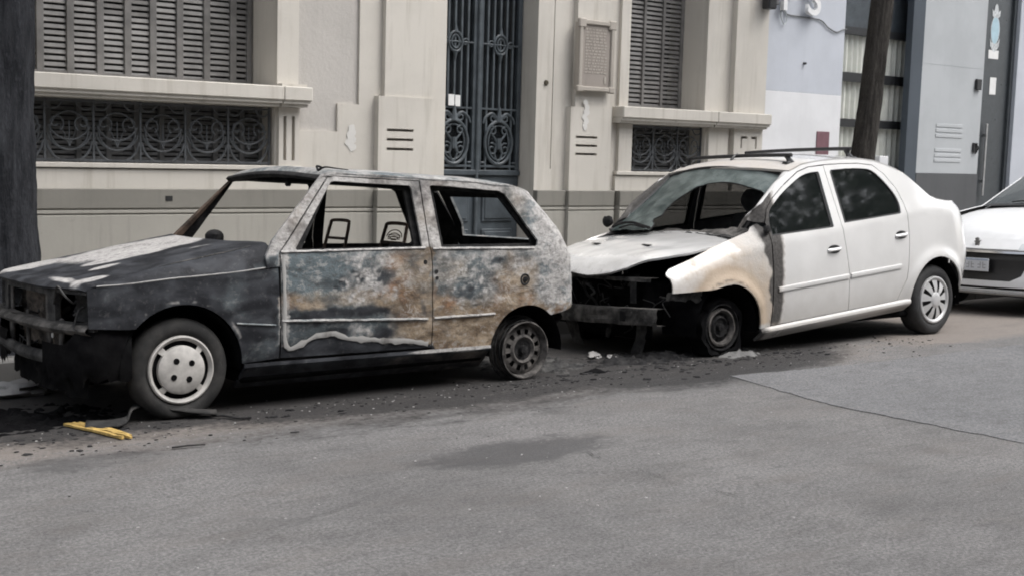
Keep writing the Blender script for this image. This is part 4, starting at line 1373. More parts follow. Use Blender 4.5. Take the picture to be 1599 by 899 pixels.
# front structure
def fsx(off=0.0):
    return lambda w, z: U(u_fx(w)+0.035+off, w, z)
rad = panel('front_panel', M['soot2'], uno, [(0.03, 0.50), (1.53, 0.50), (1.53, 0.70), (1.3, 0.712), (0.78, 0.716), (0.26, 0.712), (0.03, 0.70)], fsx(), [rect(0.06, 0.33, 0.54, 0.69), rect(0.42, 1.14, 0.52, 0.675), rect(1.23, 1.50, 0.54, 0.69)], 0.06, 0.03, (1, 0, 0))
mb = MB()
mb.grid(lambda a, b: U(u_fx(UW*0.995*a)+0.012+0.0*b-0.035*math.sin(math.pi*b), 0.045+UW*0.94*a, 0.478+0.056*b+0.006*fbm(a*6, b, 2)), 30, 6)
mb.grid(lambda a, b: U(u_fx(UW*0.995*a)+0.012+0.05*b, 0.045+UW*0.94*a, 0.534), 30, 2)
mb.grid(lambda a, b: U(u_fx(UW*0.995*a)+0.012+0.05*b, 0.045+UW*0.94*a, 0.478), 30, 2)
mb.out('crash_beam', M['soot3'], uno, smooth=True)
mb = MB()
mb.grid(lambda a, b: U(-0.60+0.03*abs(2*a-1)**2-0.028*math.cos(2*math.pi*b), 0.36+1.06*a, 0.335-0.03*math.sin(4*a)*0.3+0.035*math.sin(2*math.pi*b)), 24, 10)
mb.out('lower_beam', M['soot2'], uno, smooth=True)
for w, wd, z0, z1 in ((0.44, 0.06, 0.33, 0.70), (0.80, 0.03, 0.34, 0.56), (1.12, 0.06, 0.33, 0.70), (0.30, 0.05, 0.33, 0.55)):
    xx = u_fx(w)+0.05
    mb = MB()
    mb.box(xx-1.18, xx+0.02-1.18, w-0.78, w+wd-0.78, z0, z1, 0.006)
    mb.out('front_strut', M['soot3'], uno)
mb = MB()
mb.grid(lambda a, b: U(-0.50+0.02*fbm(a*9, b*7, 3), 0.46+0.72*a, 0.36+0.31*b), 30, 16)
mb.out('radiator', m_soot('radiator_ash', (0.02, 0.018, 0.017), (0.15, 0.125, 0.105), 7, 0.7), uno, smooth=True)
mb = MB()
mb.box(-0.565-1.18, -0.55-1.18, 0.335-0.78, 0.40-0.78, 0.475, 0.545, 0.006)
mb.out('mounting_tab', M['rimgrey'], uno)
mb = MB(); mb.tube([U(-0.575, 0.395, 0.455), U(-0.57, 0.395, 0.455)], 0.014, 10)
mb.out('tow_bolt', M['white'], uno)
# headlight bowls
for w0 in (0.07, 1.245):
    mb = MB()
    mb.grid(lambda a, b: U(-0.47+0.14*(1-(2*a-1)**2)*(1-(2*b-1)**2)+0.03*fbm(a*5, b*5, w0), w0-0.01+0.265*a, 0.535+0.165*b), 14, 10)
    mb.out('headlight_bowl', M['soot2'] if w0 < 1 else M['soot'], uno, smooth=True)
# melted bumper corners and wheel-arch liners
for far in (False, True):
    mb = MB()
    path = [(-0.27, 0.045), (-0.40, 0.045), (-0.50, 0.075), (-0.565, 0.15), (-0.60, 0.30), (-0.61, 0.46)]
    path = spl([(a, b, 0) for a, b in path], 6)
    def bf(u, v_, far=far):
        i = u*(len(path)-1)
        k = min(int(i), len(path)-2)
        p = Vector(path[k]).lerp(Vector(path[k+1]), i-k)
        z0 = 0.23+0.05*fbm(u*7, 1, 2)+0.03*fbm(u*22, 5, 2)+0.05*max(0, 0.25-u)
        z1 = 0.512-0.09*sm(0.45, 0.7, u)
        bul = 0.02*math.sin(math.pi*v_)+0.012*fbm(u*5, v_*3, 3)
        w = p.y-bul
        return U(p.x-0.3*bul, UW-w if far else w, z0+(z1-z0)*v_)
    mb.grid(bf, 34, 10)
    mb.out('melted_bumper', M['blackchar'], uno, smooth=True)
    for cx, rr_ in ((0.0, 0.345), (2.362, 0.30)):
        mb = MB()
        cz = 0.27 if cx < 1 else 0.205
        n = 20
        mb.grid(lambda a, b: U(cx+rr_*math.cos(R(-5+190*a)), UW-(0.02+0.36*b) if far else 0.02+0.36*b, cz+rr_*math.sin(R(-5+190*a))), n, 3)
        mb.grid(lambda a, b: U(cx+rr_*b*math.cos(R(-5+190*a)), UW-0.38 if far else 0.38, cz+rr_*b*math.sin(R(-5+190*a))), n, 3)
        mb.out('wheel_arch_liner', M['blackchar'], uno, smooth=True)
mb = MB()
mb.grid(lambda a, b: U(-0.53+0.05*abs(2*a-1)**2+0.03*fbm(a*6, b*3, 9), 0.12+1.34*a, 0.13+0.05*fbm(a*5, 2, 2)*(1-b)+0.20*b), 30, 6)
mb.out('nose_shade_sheet', M['blackchar'], uno, smooth=True)  # black sheet added under the nose to stand for its shadow
# belly, firewall, engine lumps
mb = MB()
B = lambda x0, x1, w0, w1, z0, z1, b=0.02: mb.box(x0-1.18, x1-1.18, w0-0.78, w1-0.78, z0, z1, b)
B(0.36, 2.06, 0.07, 1.49, 0.15, 0.22)
B(2.0, 2.70, 0.40, 1.16, 0.2, 0.42)
B(-0.40, 0.5, 0.40, 1.16, 0.20, 0.40)
B(0.52, 0.545, 0.06, 1.5, 0.2, 0.80)
B(2.0, 2.03, 0.1, 1.45, 0.2, 0.55)
mb.out('underbody', M['blackchar'], uno)
mb = MB()
B = lambda x0, x1, w0, w1, z0, z1, b=0.02: mb.box(x0-1.18, x1-1.18, w0-0.78, w1-0.78, z0, z1, b)
B(-0.38, 0.1, 0.42, 1.0, 0.38, 0.66, 0.05)
B(-0.36, -0.12, 1.06, 1.3, 0.45, 0.66, 0.03)
for k in range(14):
    x, w, z = random.uniform(-0.42, 0.3), random.uniform(0.3, 1.3), random.uniform(0.4, 0.64)
    B(x, x+random.uniform(0.05, 0.15), w, w+random.uniform(0.05, 0.2), z, z+random.uniform(0.04, 0.1), 0.015)
mb.out('engine', M['soot'], uno)
mb = MB()
rn = random.Random(15)
for k in range(22):
    p = Vector((rn.uniform(-0.60, -0.40), rn.uniform(0.1, 1.45), rn.uniform(0.30, 0.68)))
    pts = [tuple(p)]
    for j in range(4):
        p = p+Vector((rn.uniform(-0.05, 0.05), rn.uniform(-0.12, 0.12), rn.uniform(-0.10, 0.06)))
        p.x = min(-0.38, max(-0.63, p.x)); p.z = max(0.12, p.z)
        pts.append(tuple(p))
    mb.tube([U(*q) for q in spl(pts, 5)], rn.choice((0.004, 0.006, 0.010)), 5)
struct(mb.out('burnt_wiring', M['soot2'], uno, smooth=True), 'stuff')
# cowl and dashboard shell
mb = MB()
mb.grid(lambda a, b: U(u_rx(0.06+1.44*a)-0.015+0.10*b, 0.06+1.44*a, 0.902-0.03*b+0.03*(1-(2*a-1)**2)*0.6+0.01*fbm(a*12, b*2, 1)), 30, 3)
mb.out('cowl', M['edge'], uno, smooth=True)
mb = MB()
mb.grid(lambda a, b: U(0.60+0.28*b, 0.12+1.32*a, 0.84-0.10*b*b+0.025*fbm(a*7, b*3, 4)-0.05*(b > 0.95)), 30, 8)
mb.grid(lambda a, b: U(0.88, 0.12+1.32*a, 0.45+0.30*b+0.02*fbm(a*7, b*3, 6)), 20, 4)
mb.out('dashboard', M['soot'], uno, smooth=True)
mb = MB()
mb.tube([U(0.70, 1.16, 0.84), U(0.70, 1.16, 0.90)], 0.02, 8)
mb.grid(lambda a, b: U(0.70+0.06*math.sin(math.pi*b)*math.cos(2*math.pi*a), 1.16+0.07*math.sin(math.pi*b)*math.sin(2*math.pi*a)*(1+0.3*fbm(a*5, b*5, 1)), 0.925+0.05*math.cos(math.pi*b)), 14, 8)
mb.out('melted_lump', M['soot'], uno, smooth=True)
# tailgate with open window
def tgf(w, z):
    return U(u_xe(z)-0.012+0.06*(1-((w-0.78)/0.62)**2)*0.6, w, z)
panel('tailgate', M['burnt'], uno, [(0.16, 0.47), (1.40, 0.47), (1.40, 0.9), (1.28, 1.245), (0.28, 1.245), (0.16, 0.9)], tgf, [[(0.24, 0.90), (1.32, 0.90), (1.20, 1.195), (0.36, 1.195)]], 0.05, 0.02, (-1, 0, 0), M['soot'],
      lambda X, Y, Z: (0.5+0.3*fbm(X, Y*4, Z*4), 0.2+0.3*fbm(X*3, Y*3, Z*3+8), 0.8))
mb = MB()
mb.grid(lambda a, b: U(2.80+0.05*math.sin(math.pi*b)-0.10*abs(2*a-1)**3, 0.12+1.32*a, 0.34+0.10*b), 20, 6)
mb.out('rear_beam', M['soot2'], uno, smooth=True)
mb = MB()
mb.grid(lambda a, b: U(0.75+1.7*a, 1.25-0.5*b, 0.80+0.05*fbm(a*14, b*5, 3)+0.03*fbm(a*40, b*12, 8)-0.10*(2*b-1)**2), 70, 12)
mb.out('cabin_debris', M['soot3'], uno, smooth=True)
# seats reduced to their tube frames
def seat(w, springs):
    mb = MB()
    def sp(y, t):      # y across, t up the back
        return U(1.47+0.16*t, w+y, 0.42+0.60*t)
    pts = [sp(-0.155, 0), sp(-0.15, 0.45), sp(-0.135, 0.8), sp(-0.125, 0.95), sp(-0.10, 1.0), sp(0.10, 1.0), sp(0.125, 0.95), sp(0.135, 0.8), sp(0.15, 0.45), sp(0.155, 0)]
    mb.tube(spl(pts, 5), 0.0115, 8)
    mb.tube([sp(-0.137, 0.80), sp(0.137, 0.80)], 0.011, 6)
    mb.tube([sp(-0.15, 0.3), sp(0.15, 0.3)], 0.010, 6)
    for y in (-0.16, 0.16):
        mb.tube([sp(y, 0), U(1.05, w+y, 0.40), U(1.02, w+y, 0.24)], 0.014, 6)
    mb.tube([U(1.05, w-0.16, 0.40), U(1.05, w+0.16, 0.40)], 0.014, 6)
    if springs:
        for k in range(4):
            q = 0.03+0.02*k
            mb.tube([sp(q*math.cos(R(a)), 0.83+0.013*k*0.0+0.028*k*math.sin(R(a))*0.9+0.01*k) for a in range(0, 181, 15)], 0.0035, 5)
        for k in range(3):
            mb.tube([sp(-0.07, 0.84+0.02*k), sp(0.07, 0.84+0.02*k)], 0.003, 5)
    return mb.out('seat_frame', M['rustdark'], uno, smooth=True)
seat(0.44, True)
seat(1.17, False)
for w in (0.35, 0.78, 1.2):
    mb = MB()
    mb.box(2.05-1.18, 2.10-1.18, w-0.17-0.78, w+0.17-0.78, 0.45, 0.80, 0.03)
    mb.out('rear_seat_frame', M['soot'], uno)
mb = MB()
mb.box(1.50-1.18, 1.62-1.18, 0.16-0.78, 0.34-0.78, 0.82, 0.905, 0.012)
mb.out('melted_armrest', M['soot'], uno)
mb = MB()
mb.tube([U(0.85, 0.42, 0.72), U(1.02, 0.42, 0.80)], 0.02, 8)
mb.tube([U(1.03+0.07*math.sin(a/24*2*math.pi)*0.9, 0.42+0.17*math.cos(a/24*2*math.pi), 0.805-0.0+0.14*math.sin(a/24*2*math.pi)*0.45) for a in range(24)], 0.009, 6, True)
mb.out('steering_wheel', M['soot'], uno, smooth=True)

def wheel_parts(parent, conv, cx, cz, w0, tyre_r, rim_r, width, far, tyre_mat, flat=0.0, ground=0.0):
    """empty part holding tyre and rim; conv(x, w, z) to parent coordinates; w0 = outer face"""
    W_ = conv(0, 1, 0)[1]-conv(0, 0, 0)[1]
    s = -1 if far else 1
    c = conv(cx, w0, cz)
    mb = MB()
    T, q = tyre_r, rim_r
    prof = [(q, 0.015), (q+0.012, 0.002), (q+(T-q)*0.35, -0.006), (q+(T-q)*0.7, 0.0), (T-0.012, 0.016), (T-0.002, 0.034), (T, 0.05), (T, width-0.05), (T-0.012, width-0.016), (q+(T-q)*0.5, width+0.004), (q, width-0.01)]
    def vf(p):
        d = ground-p.z
        if flat and p.z < ground+flat:
            k = (ground+flat-p.z)/flat
            p.y -= s*0.018*min(1, k)
        if p.z < ground:
            p.z = ground+0.001*(p.z-ground)
        return p
    mb.lathe([(r, s*d) for r, d in prof], c, 56, vf=vf)
    return mb.out('tyre', tyre_mat, parent, smooth=True, sharp=60), c, s

# front wheels, with the hubcap the fire spared
for far in (False, True):
    wh = bpy.data.objects.new('wheel', None)
    COL.objects.link(wh)
    wh.parent = uno
    w0 = UW-0.035 if far else 0.035
    zc = 0.264
    gz = 0.002 if not far else 0.0
    ty, c, s = wheel_parts(wh, U, 0.0, zc, w0, 0.280, 0.186, 0.15, far, M['tyre'], 0.06, gz)
    mb = MB()
    mb.lathe([(0.188, s*0.016), (0.186, s*-0.004), (0.178, s*-0.008), (0.166, s*0.002), (0.160, s*0.012)], c, 48)
    # slotted ring: webs between dark slots
    for a in (45, 135, 225, 315):
        mb.lathe([(0.163, s*0.008), (0.142, s*0.0), (0.126, s*-0.006)], c, 6, a0=a-7, a1=a+7)
    mb.lathe([(0.134, s*0.016), (0.132, s*-0.008), (0.118, s*-0.017), (0.06, s*-0.024), (0.0, s*-0.025)], c, 44)
    hc = mb.out('hubcap', M['rimgrey'], wh, smooth=True, sharp=50)
    mb = MB()
    for a in (35, 125, 215, 305):
        p = (c[0]+0.062*math.cos(R(a)), c[1]-s*0.0255, c[2]+0.062*math.sin(R(a)))
        mb.lathe([(0.0, 0.0), (0.017, 0.0), (0.018, 0.006*s)], p, 14)
    mb.out('bolt_hole', M['blackchar'], hc, smooth=True)
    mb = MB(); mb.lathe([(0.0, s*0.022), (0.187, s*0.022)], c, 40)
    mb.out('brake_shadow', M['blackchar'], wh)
# rear wheels: bare steel rims on the road
def bare_rim(parent, conv, cx, cz, w0, far, r=0.19, mat='rimdark'):
    s = -1 if far else 1
    wh = bpy.data.objects.new('wheel', None)
    COL.objects.link(wh)
    wh.parent = parent
    c = conv(cx, w0, cz)
    mb = MB()
    mb.lathe([(r, 0), (r, s*-0.006), (r-0.008, s*-0.008), (r-0.014, s*0.012), (r-0.022, s*0.05), (r-0.03, s*0.08), (r-0.02, s*0.12), (r, s*0.13), (r, s*0.14)], c, 48)
    mb.lathe([(r-0.03, s*0.04), (r-0.052, s*0.030)], c, 48)
    n = 12
    for i in range(n):
        mb.lathe([(r-0.050, s*0.031), (r-0.09, s*0.026)], c, 4, a0=i*30-8, a1=i*30+8)
    mb.lathe([(r-0.088, s*0.027), (r-0.105, s*0.012), (r-0.12, s*0.028)], c, 40)
    rim = mb.out('rim', M[mat], wh, smooth=True, sharp=50)
    mb = MB()
    mb.lathe([(r-0.02, s*0.07), (0.0, s*0.07)], c, 30)
    mb.lathe([(r-0.12, s*0.028), (0.03, s*0.034), (0.028, s*0.0), (0.0, s*-0.004)], c, 24)
    mb.out('brake_drum', M['soot'], wh, smooth=True)
    mb = MB()       # wire left over from the burnt tyre
    rn = random.Random(int(cx*100)+far)
    for k in range(7):
        q = r+rn.uniform(0.004, 0.03)
        off = rn.uniform(0.0, 0.12)
        mb.tube([(c[0]+(q+0.01*fbm(a*0.1, k, 1))*math.cos(R(a)), c[1]+s*(off+0.015*fbm(a*0.07, k, 4)), max(0.004, c[2]+(q+0.01*fbm(a*0.1, k, 2))*math.sin(R(a)))) for a in range(0, 360, 10)], 0.004, 5, True)
    mb.out('tyre_wire', M['soot2'], wh, smooth=True)
    return wh
bare_rim(uno, U, 2.375, 0.196, 0.045, False)
bare_rim(uno, U, 2.375, 0.196, UW-0.045, True)

# ================================================================ WHITE SEDAN, FRONT END BURNT
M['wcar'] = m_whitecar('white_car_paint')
M['glass'] = m_glass('tinted_glass', (0.010, 0.012, 0.012), 0.90, 0.02)
M['glass2'] = m_glass('tinted_glass_clear', (0.06, 0.07, 0.075), 0.66, 0.03)
M['rubber'] = plain('black_rubber', (0.015, 0.015, 0.016), 0.5)
M['silver'] = plain('silver_plastic', (0.56, 0.56, 0.56), 0.35, 0.25, var=0.06)
M['ash'] = m_stucco('pale_ash', (0.17, 0.168, 0.165), (0.06, 0.06, 0.06), 0.7, 60, 0.8)

LX, LY, LW, LROLL = 6.99, 6.42, 1.74, 0.048
sed = thing('damaged_sedan', 'white four door sedan with burnt front end, melted windscreen and black roof bars', 'car', (LX+1.315, LY+LW/2, -LROLL*LW/2), (-math.atan(LROLL), 0, 0))
V_ = lambda x, w, z: (x-1.315, w-LW/2, z)
def l_xe(z):
    return lerp_tab([(0.20, 3.27), (0.45, 3.38), (0.67, 3.41), (0.95, 3.36), (1.10, 3.31), (1.2, 3.27)], z)
def l_zb(x):
    return 0.845+0.115*(x-0.5)
def l_top(x):           # upper edge of the fender at the hood seam
    return lerp_tab([(-0.75, 0.60), (-0.66, 0.625), (-0.57, 0.652), (-0.45, 0.698), (-0.29, 0.752), (-0.10, 0.815), (0.16, 0.888), (0.30, 0.925), (0.45, 0.96)], x)
def l_in(x, z):
    zb = l_zb(x)
    if z < zb:
        zm = 0.50+0.085*(x-0.5)
        d = (z-zm)
        b = 0.016*(d/0.34)**2 if d > 0 else 0.030*(d/0.34)**2
    else:
        b = 0.018+0.10*(z-zb)+0.34*max(0, z-zb-0.02)*1.0-0.10*max(0, z-zb-0.02)
        b = 0.018+(z-zb)*0.33
    # flare over the wheels
    for cx, cz, r in ((2.63, 0.30, 0.385), (0.0, 0.21, 0.34)):
        q = math.hypot(x-cx, z-cz)
        b -= 0.026*math.exp(-((q-r-0.01)/0.05)**2)*(1 if z > cz-0.05 else 0)
    # shoulder of the front fender
    if x < 0.50:
        t = z-(l_top(x)-0.17)
        if t > 0:
            k = 1-sm(0.36, 0.50, x)
            b += 0.075*(min(t, 0.19)/0.17)**2.4*k
    # shoulder into the boot lid
    if x > 2.3:
        t = z-(1.045)
        k = sm(2.3, 3.0, x)
        if t > 0:
            b += k*min(0.10, 4*t*t)
    t = max(0, -0.20-x)
    b += 0.36*t*t
    Rr = 0.50
    d = min(max(0, x-(l_xe(z)-Rr)), Rr*0.97)
    b += Rr-math.sqrt(Rr*Rr-d*d)
    return b
def l_side(far, off=0.0):
    if far:
        return lambda x, z: V_(x, LW-l_in(x, z)-off, z)
    return lambda x, z: V_(x, l_in(x, z)+off, z)
def l_masks(X, Y, Z):
    x, z = X+1.315, Z
    r = g = b = 0.0
    if x < 0.62:
        # brown scorch in an arc over the wheel
        q = math.hypot(x+0.02, z-0.24)
        if z > 0.22:
            g = 0.95*math.exp(-((q-0.375)/0.06)**2)*(0.45+0.55*sm(-0.55, -0.05, x)*(1-0.6*sm(0.05, 0.3, x)))
            g += 0.28*math.exp(-((q-0.50)/0.16)**2)
            g += 0.5*math.exp(-((q-0.405)/0.013)**2-((x+0.05)/0.14)**2)
            b = 0.62*math.exp(-((q-0.335)/0.018)**2)*(1-0.5*sm(0.05, 0.3, x))
        r = 0.42+0.5*sm(0.10, 0.32, x+0.2*(z-0.6)) + 0.3*fbm(x*4, 1, z*4)
        g += 0.30+0.16*fbm(x*3, 5, z*3)
        # black char by the door seam
        edge = 0.462-0.06*sm(0.6, 0.95, z)+0.03*sm(0.5, 0.2, z)+0.05*fbm(1, z*7, 3)
        b = max(b, 1.1*sm(edge-0.06, edge+0.02, x)*sm(0.12, 0.3, z)*(1-0.75*sm(0.55, 0.62, x)))
        if z > 0.86:
            b = max(b, 0.9*math.exp(-((x-0.44)/0.11)**2-((z-0.93)/0.12)**2)-0.1)
        if z > 1.0:
            b = max(b, 0.75*(1-sm(1.0, 1.12, z)))
    if 0.5 <= x < 0.72:
        b = max(b, 0.85*(1-sm(0.475, 0.515+0.065*sm(0.25, 0.85, z)+0.06*fbm(2, z*7, 1), x)))
        g = 0.7*(1-sm(0.5, 0.70, x))
    return (r, g, b)
M['trim'] = plain('grey_door_card', (0.16, 0.168, 0.175), 0.8, var=0.25)
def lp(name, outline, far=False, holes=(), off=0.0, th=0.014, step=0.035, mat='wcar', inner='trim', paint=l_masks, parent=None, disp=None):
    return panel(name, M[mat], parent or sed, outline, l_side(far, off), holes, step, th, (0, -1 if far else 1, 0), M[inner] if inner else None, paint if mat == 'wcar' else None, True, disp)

fen = [(-0.555, 0.498), (-0.550, 0.56), (-0.552, 0.60), (-0.568, 0.625), (-0.562, 0.642)]+[(x, l_top(x)) for x in (-0.53, -0.45, -0.37, -0.29, -0.10, 0.03, 0.16, 0.25, 0.33)]+[(0.42, 0.99), (0.468, 0.93), (0.478, 0.60), (0.470, 0.20), (0.335, 0.19)]+arc(0, 0.21, 0.335, -2, 88, 14)+[(-0.08, 0.535), (-0.21, 0.513), (-0.42, 0.502)]
fw_ = spl([(0.50, 0.895), (0.492, 0.97), (0.520, 1.075), (0.60, 1.145), (0.737, 1.236), (0.96, 1.353), (1.10, 1.393), (1.205, 1.403)], 4)+[(1.215, 1.39), (1.235, 0.965), (1.225, 0.952)]
d1 = [(0.485, 0.205), (0.492, 0.60), (0.478, 0.93), (0.470, 1.0), (0.505, 1.10), (0.60, 1.185)]+[(0.757, 1.285), (0.96, 1.395), (1.10, 1.435), (1.28, 1.452), (1.305, 1.2), (1.33, 0.96), (1.40, 0.60), (1.425, 0.272)]
rw_ = [(1.372, 0.985), (1.345, 1.40), (1.36, 1.418)]+spl([(1.55, 1.432), (1.70, 1.436), (1.87, 1.422), (1.99, 1.34), (2.09, 1.232), (2.13, 1.14), (2.125, 1.065)], 4)+[(2.115, 1.055)]
d2 = [(1.432, 0.273), (1.407, 0.60), (1.337, 0.96), (1.312, 1.2), (1.288, 1.455), (1.5, 1.468), (1.72, 1.474), (1.90, 1.462), (2.02, 1.39), (2.13, 1.27), (2.185, 1.14), (2.20, 1.05), (2.215, 0.85), (2.205, 0.62), (2.19, 0.50), (2.14, 0.42), (2.085, 0.318)]
for far in (False, True):
    f_ = lp('front_fender', fen, far, disp=lambda x, z: 0.008*fbm(x*3, 1, z*3)*sm(0.0, 0.35, x), step=0.028)
    dd1 = lp('front_door', d1, far, [fw_])
    dd2 = lp('rear_door', d2, far, [rw_])
    # windows
    for dpar, hole in ((dd1, fw_), (dd2, rw_)):
        cx = sum(p[0] for p in hole)/len(hole); cz = sum(p[1] for p in hole)/len(hole)
        gro = [(cx+(x-cx)*1.03, cz+(z-cz)*1.03) for x, z in hole]
        panel('window', M['glass2' if far else 'glass'], dpar, gro, l_side(far, 0.016), (), 0.08, 0.004, (0, -1 if far else 1, 0))
        inn = [(cx+(x-cx)*0.94, cz+(z-cz)*0.955) for x, z in hole]
        panel('window_seal', M['rubber'], dpar, [(cx+(x-cx)*1.012, cz+(z-cz)*1.012) for x, z in hole], l_side(far, 0.008), [inn], 0.05, 0.006, (0, -1 if far else 1, 0))
    # body side: sill, pillars, roof rail and rear quarter in one pressing
    arch = arc(2.63, 0.295, 0.385, 178, 0, 20)
    roofl = [(0.36, 1.02), (0.40, 1.08), (0.506, 1.176), (0.757, 1.352), (0.90, 1.418), (1.019, 1.460), (1.2, 1.488), (1.394, 1.507), (1.6, 1.516), (1.776, 1.517), (1.92, 1.505), (2.036, 1.484), (2.16, 1.448), (2.28, 1.407), (2.45, 1.305), (2.60, 1.222), (2.70, 1.182), (2.82, 1.164), (3.0, 1.160), (3.15, 1.155), (3.22, 1.147), (3.26, 1.13)]
    tail = [(l_xe(z)-0.03, z) for z in (1.12, 1.05, 0.95, 0.80, 0.67, 0.55, 0.45, 0.36, 0.28)]
    dcut = [(2.092, 0.318), (2.147, 0.42), (2.198, 0.50), (2.213, 0.62), (2.223, 0.85), (2.208, 1.05), (2.192, 1.142), (2.137, 1.275), (2.025, 1.396), (1.903, 1.469), (1.72, 1.481), (1.5, 1.475), (1.285, 1.462), (1.10, 1.442), (0.957, 1.402), (0.753, 1.292), (0.597, 1.192), (0.499, 1.105), (0.462, 1.0), (0.43, 1.0)]
    lp('body_side', roofl+tail+[(3.02, 0.27)]+arch[::-1]+dcut, far, step=0.03)
    # door handles, side moulding
    for dpar, hx, hz in ((dd1, 1.215, 0.772), (dd2, 2.10, 0.872)):
        mb = MB()
        i = l_in(hx, hz)
        sg = -1 if far else 1
        cc = V_(hx, LW-i if far else i, hz)
        mb.grid(lambda a, b: (cc[0]+0.085*math.cos(math.pi*a), cc[1]-sg*(0.028*math.sin(math.pi*a)+0.002)*(0.35+0.65*math.sin(math.pi*b)), cc[2]+0.015*(2*b-1)+0.008*math.cos(math.pi*a)), 14, 6)
        mb.out('handle', M['wcar'], dpar, smooth=True, paint=lambda X, Y, Z: (0, 0, 0))
        mb = MB()
        mb.grid(lambda a, b: (cc[0]+0.08*(2*a-1), cc[1]-sg*0.0035, cc[2]+0.034*math.sqrt(max(0, 1-(2*a-1)**2))*(2*b-1)+0.004), 14, 4)
        mb.out('handle_recess', M['rubber'], dpar, smooth=True)
        x0, x1 = ((0.54, 1.395) if dpar is dd1 else (1.425, 2.10))
        mb = MB()
        k = 20
        V = []
        for j in range(k+1):
            x = x0+(x1-x0)*j/k
            z = 0.478+0.0835*(x-0.54)
            i = l_in(x, z)
            for w, zz in ((i+0.004, z+0.024), (i-0.010, z+0.018), (i-0.013, z+0.004), (i-0.010, z-0.014), (i+0.004, z-0.020)):
                V.append(V_(x, LW-w if far else w, zz))
        mb.add(V, [(a*5+j, a*5+j+1, a*5+j+6, a*5+j+5) for a in range(k) for j in range(4)])
        mb.out('side_moulding', M['wcar'], dpar, smooth=True, paint=lambda X, Y, Z: (0, 0.5*(1-sm(0.5, 0.7, X+1.315)), 0.5*(1-sm(0.5, 0.64, X+1.315))))
    # sill
    def sf(x, t, far=far):
        zt = 0.197+0.0735*(x-0.59)
        w = lerp_tab([(0, 0.012), (0.12, -0.008), (0.35, -0.010), (0.6, 0.015), (1.0, 0.07)], t)
        z = zt+0.012-0.105*t
        return V_(x, LW-w if far else w, z)
    panel('sill', M['wcar'], sed, [(0.345, 0), (2.24, 0), (2.24, 1), (0.345, 1)], sf, (), 0.10, 0.02, (0, -1 if far else 1, 0), None, lambda X, Y, Z: (0, 0.35*(1-sm(0.4, 0.9, X+1.315)), 0.9*(1-sm(0.36, 0.5, X+1.315))))

# roof, rear window, boot lid
rl = [(0.84, 1.40), (0.92, 1.428), (1.019, 1.465), (1.2, 1.492), (1.394, 1.511), (1.6, 1.520), (1.776, 1.521), (1.92, 1.509), (2.036, 1.488), (2.16, 1.452), (2.28, 1.411), (2.45, 1.309), (2.60, 1.226), (2.70, 1.186), (2.82, 1.168), (3.0, 1.164), (3.15, 1.159), (3.22, 1.151), (3.26, 1.134), (3.4, 1.08)]
def topf(x, v, cr=0.05, drop=0.0):
    z = lerp_tab(rl, x)
    we = l_in(min(x, 3.2), z-0.004)-0.004
    w = we+(LW-2*we)*v
    return V_(x, w, z+cr*(1-(2*v-1)**2)*(1-abs(2*v-1)**6*0.0)-drop)
nob = lambda X, Y, Z: (0, 0, 0)
def rooff2(x, v):
    bow = 0.10*(1-(2*v-1)**2)
    xx = x-bow*max(0, (1.3-x)/0.46)
    p = topf(max(0.84, x), v, 0.052)
    z = p[2]-0.16*max(0, (x-xx))*0.9
    return (xx-1.315, p[1], z)
panel('roof', M['wcar'], sed, [(0.86, 0), (2.22, 0), (2.22, 1), (0.86, 1)], rooff2, (), 0.05, 0.02, (0, 0, -1), M['soot'], lambda X, Y, Z: (0.75*(1-sm(0.95, 1.5, X+1.315)), 0.42*(1-sm(0.85, 1.4, X+1.315)), 0.0))
panel('rear_window', M['glass'], sed, [(2.235, 0.03), (2.64, 0.03), (2.64, 0.97), (2.235, 0.97)], lambda x, v: topf(x, v, 0.045, 0.004), (), 0.06, 0.005, (0, 0, -1))
panel('boot_lid', M['wcar'], sed, [(2.655, 0), (3.225, 0), (3.225, 1), (2.655, 1)], lambda x, v: topf(x, v, 0.035), (), 0.05, 0.015, (-0.2, 0, -1), M['soot'], nob)
def rearf(w, z):
    return V_(l_xe(z)+0.02*(1-((w-0.87)/0.6)**2), w, z)
panel('boot_rear', M['wcar'], sed, [(0.40, 0.58), (1.34, 0.58), (1.34, 1.13), (0.40, 1.13)], rearf, (), 0.06, 0.015, (-1, 0, 0), M['soot'], nob)
panel('rear_bumper', M['wcar'], sed, [(0.40, 0.27), (1.34, 0.27), (1.34, 0.57), (0.40, 0.57)], rearf, (), 0.06, 0.015, (-1, 0, 0), M['soot'], nob)

# hood, buckled and lifted on the near side
def hz(x, w):
    t = (x+0.62)/0.90
    z = 0.682+0.228*t-0.03*t*t+0.02*math.sin(math.pi*min(1, max(0, t)))
    z += 0.030*(1-((w-0.87)/0.7)**2)*(0.3+0.7*min(1, max(0, t)))
    z += 0.020*math.exp(-((w-0.42)/0.2)**2-((x+0.5)/0.25)**2)
    if t < 0.12:
        z -= 0.035*((0.12-t)/0.12)**2
    z += 0.007*fbm(x*4, w*4, 1)*(1-t)+0.006*math.exp(-((x+0.48)/0.07)**2)*fbm(w*5, 2, 1)
    # creases near the leading edge
    return V_(x, w, z)
hout = spl([(0.205, 0.125), (0.08, 0.112), (-0.10, 0.118), (-0.29, 0.165), (-0.44, 0.27), (-0.55, 0.37), (-0.615, 0.47)], 4)+spl([(-0.655, 0.62), (-0.67, 0.87), (-0.655, 1.12)], 5)+spl([(-0.615, 1.27), (-0.55, 1.37), (-0.44, 1.47), (-0.29, 1.575), (-0.10, 1.622), (0.08, 1.628), (0.205, 1.615)], 4)+spl([(0.29, 1.40), (0.325, 1.1), (0.335, 0.87), (0.325, 0.64), (0.29, 0.34)], 4)
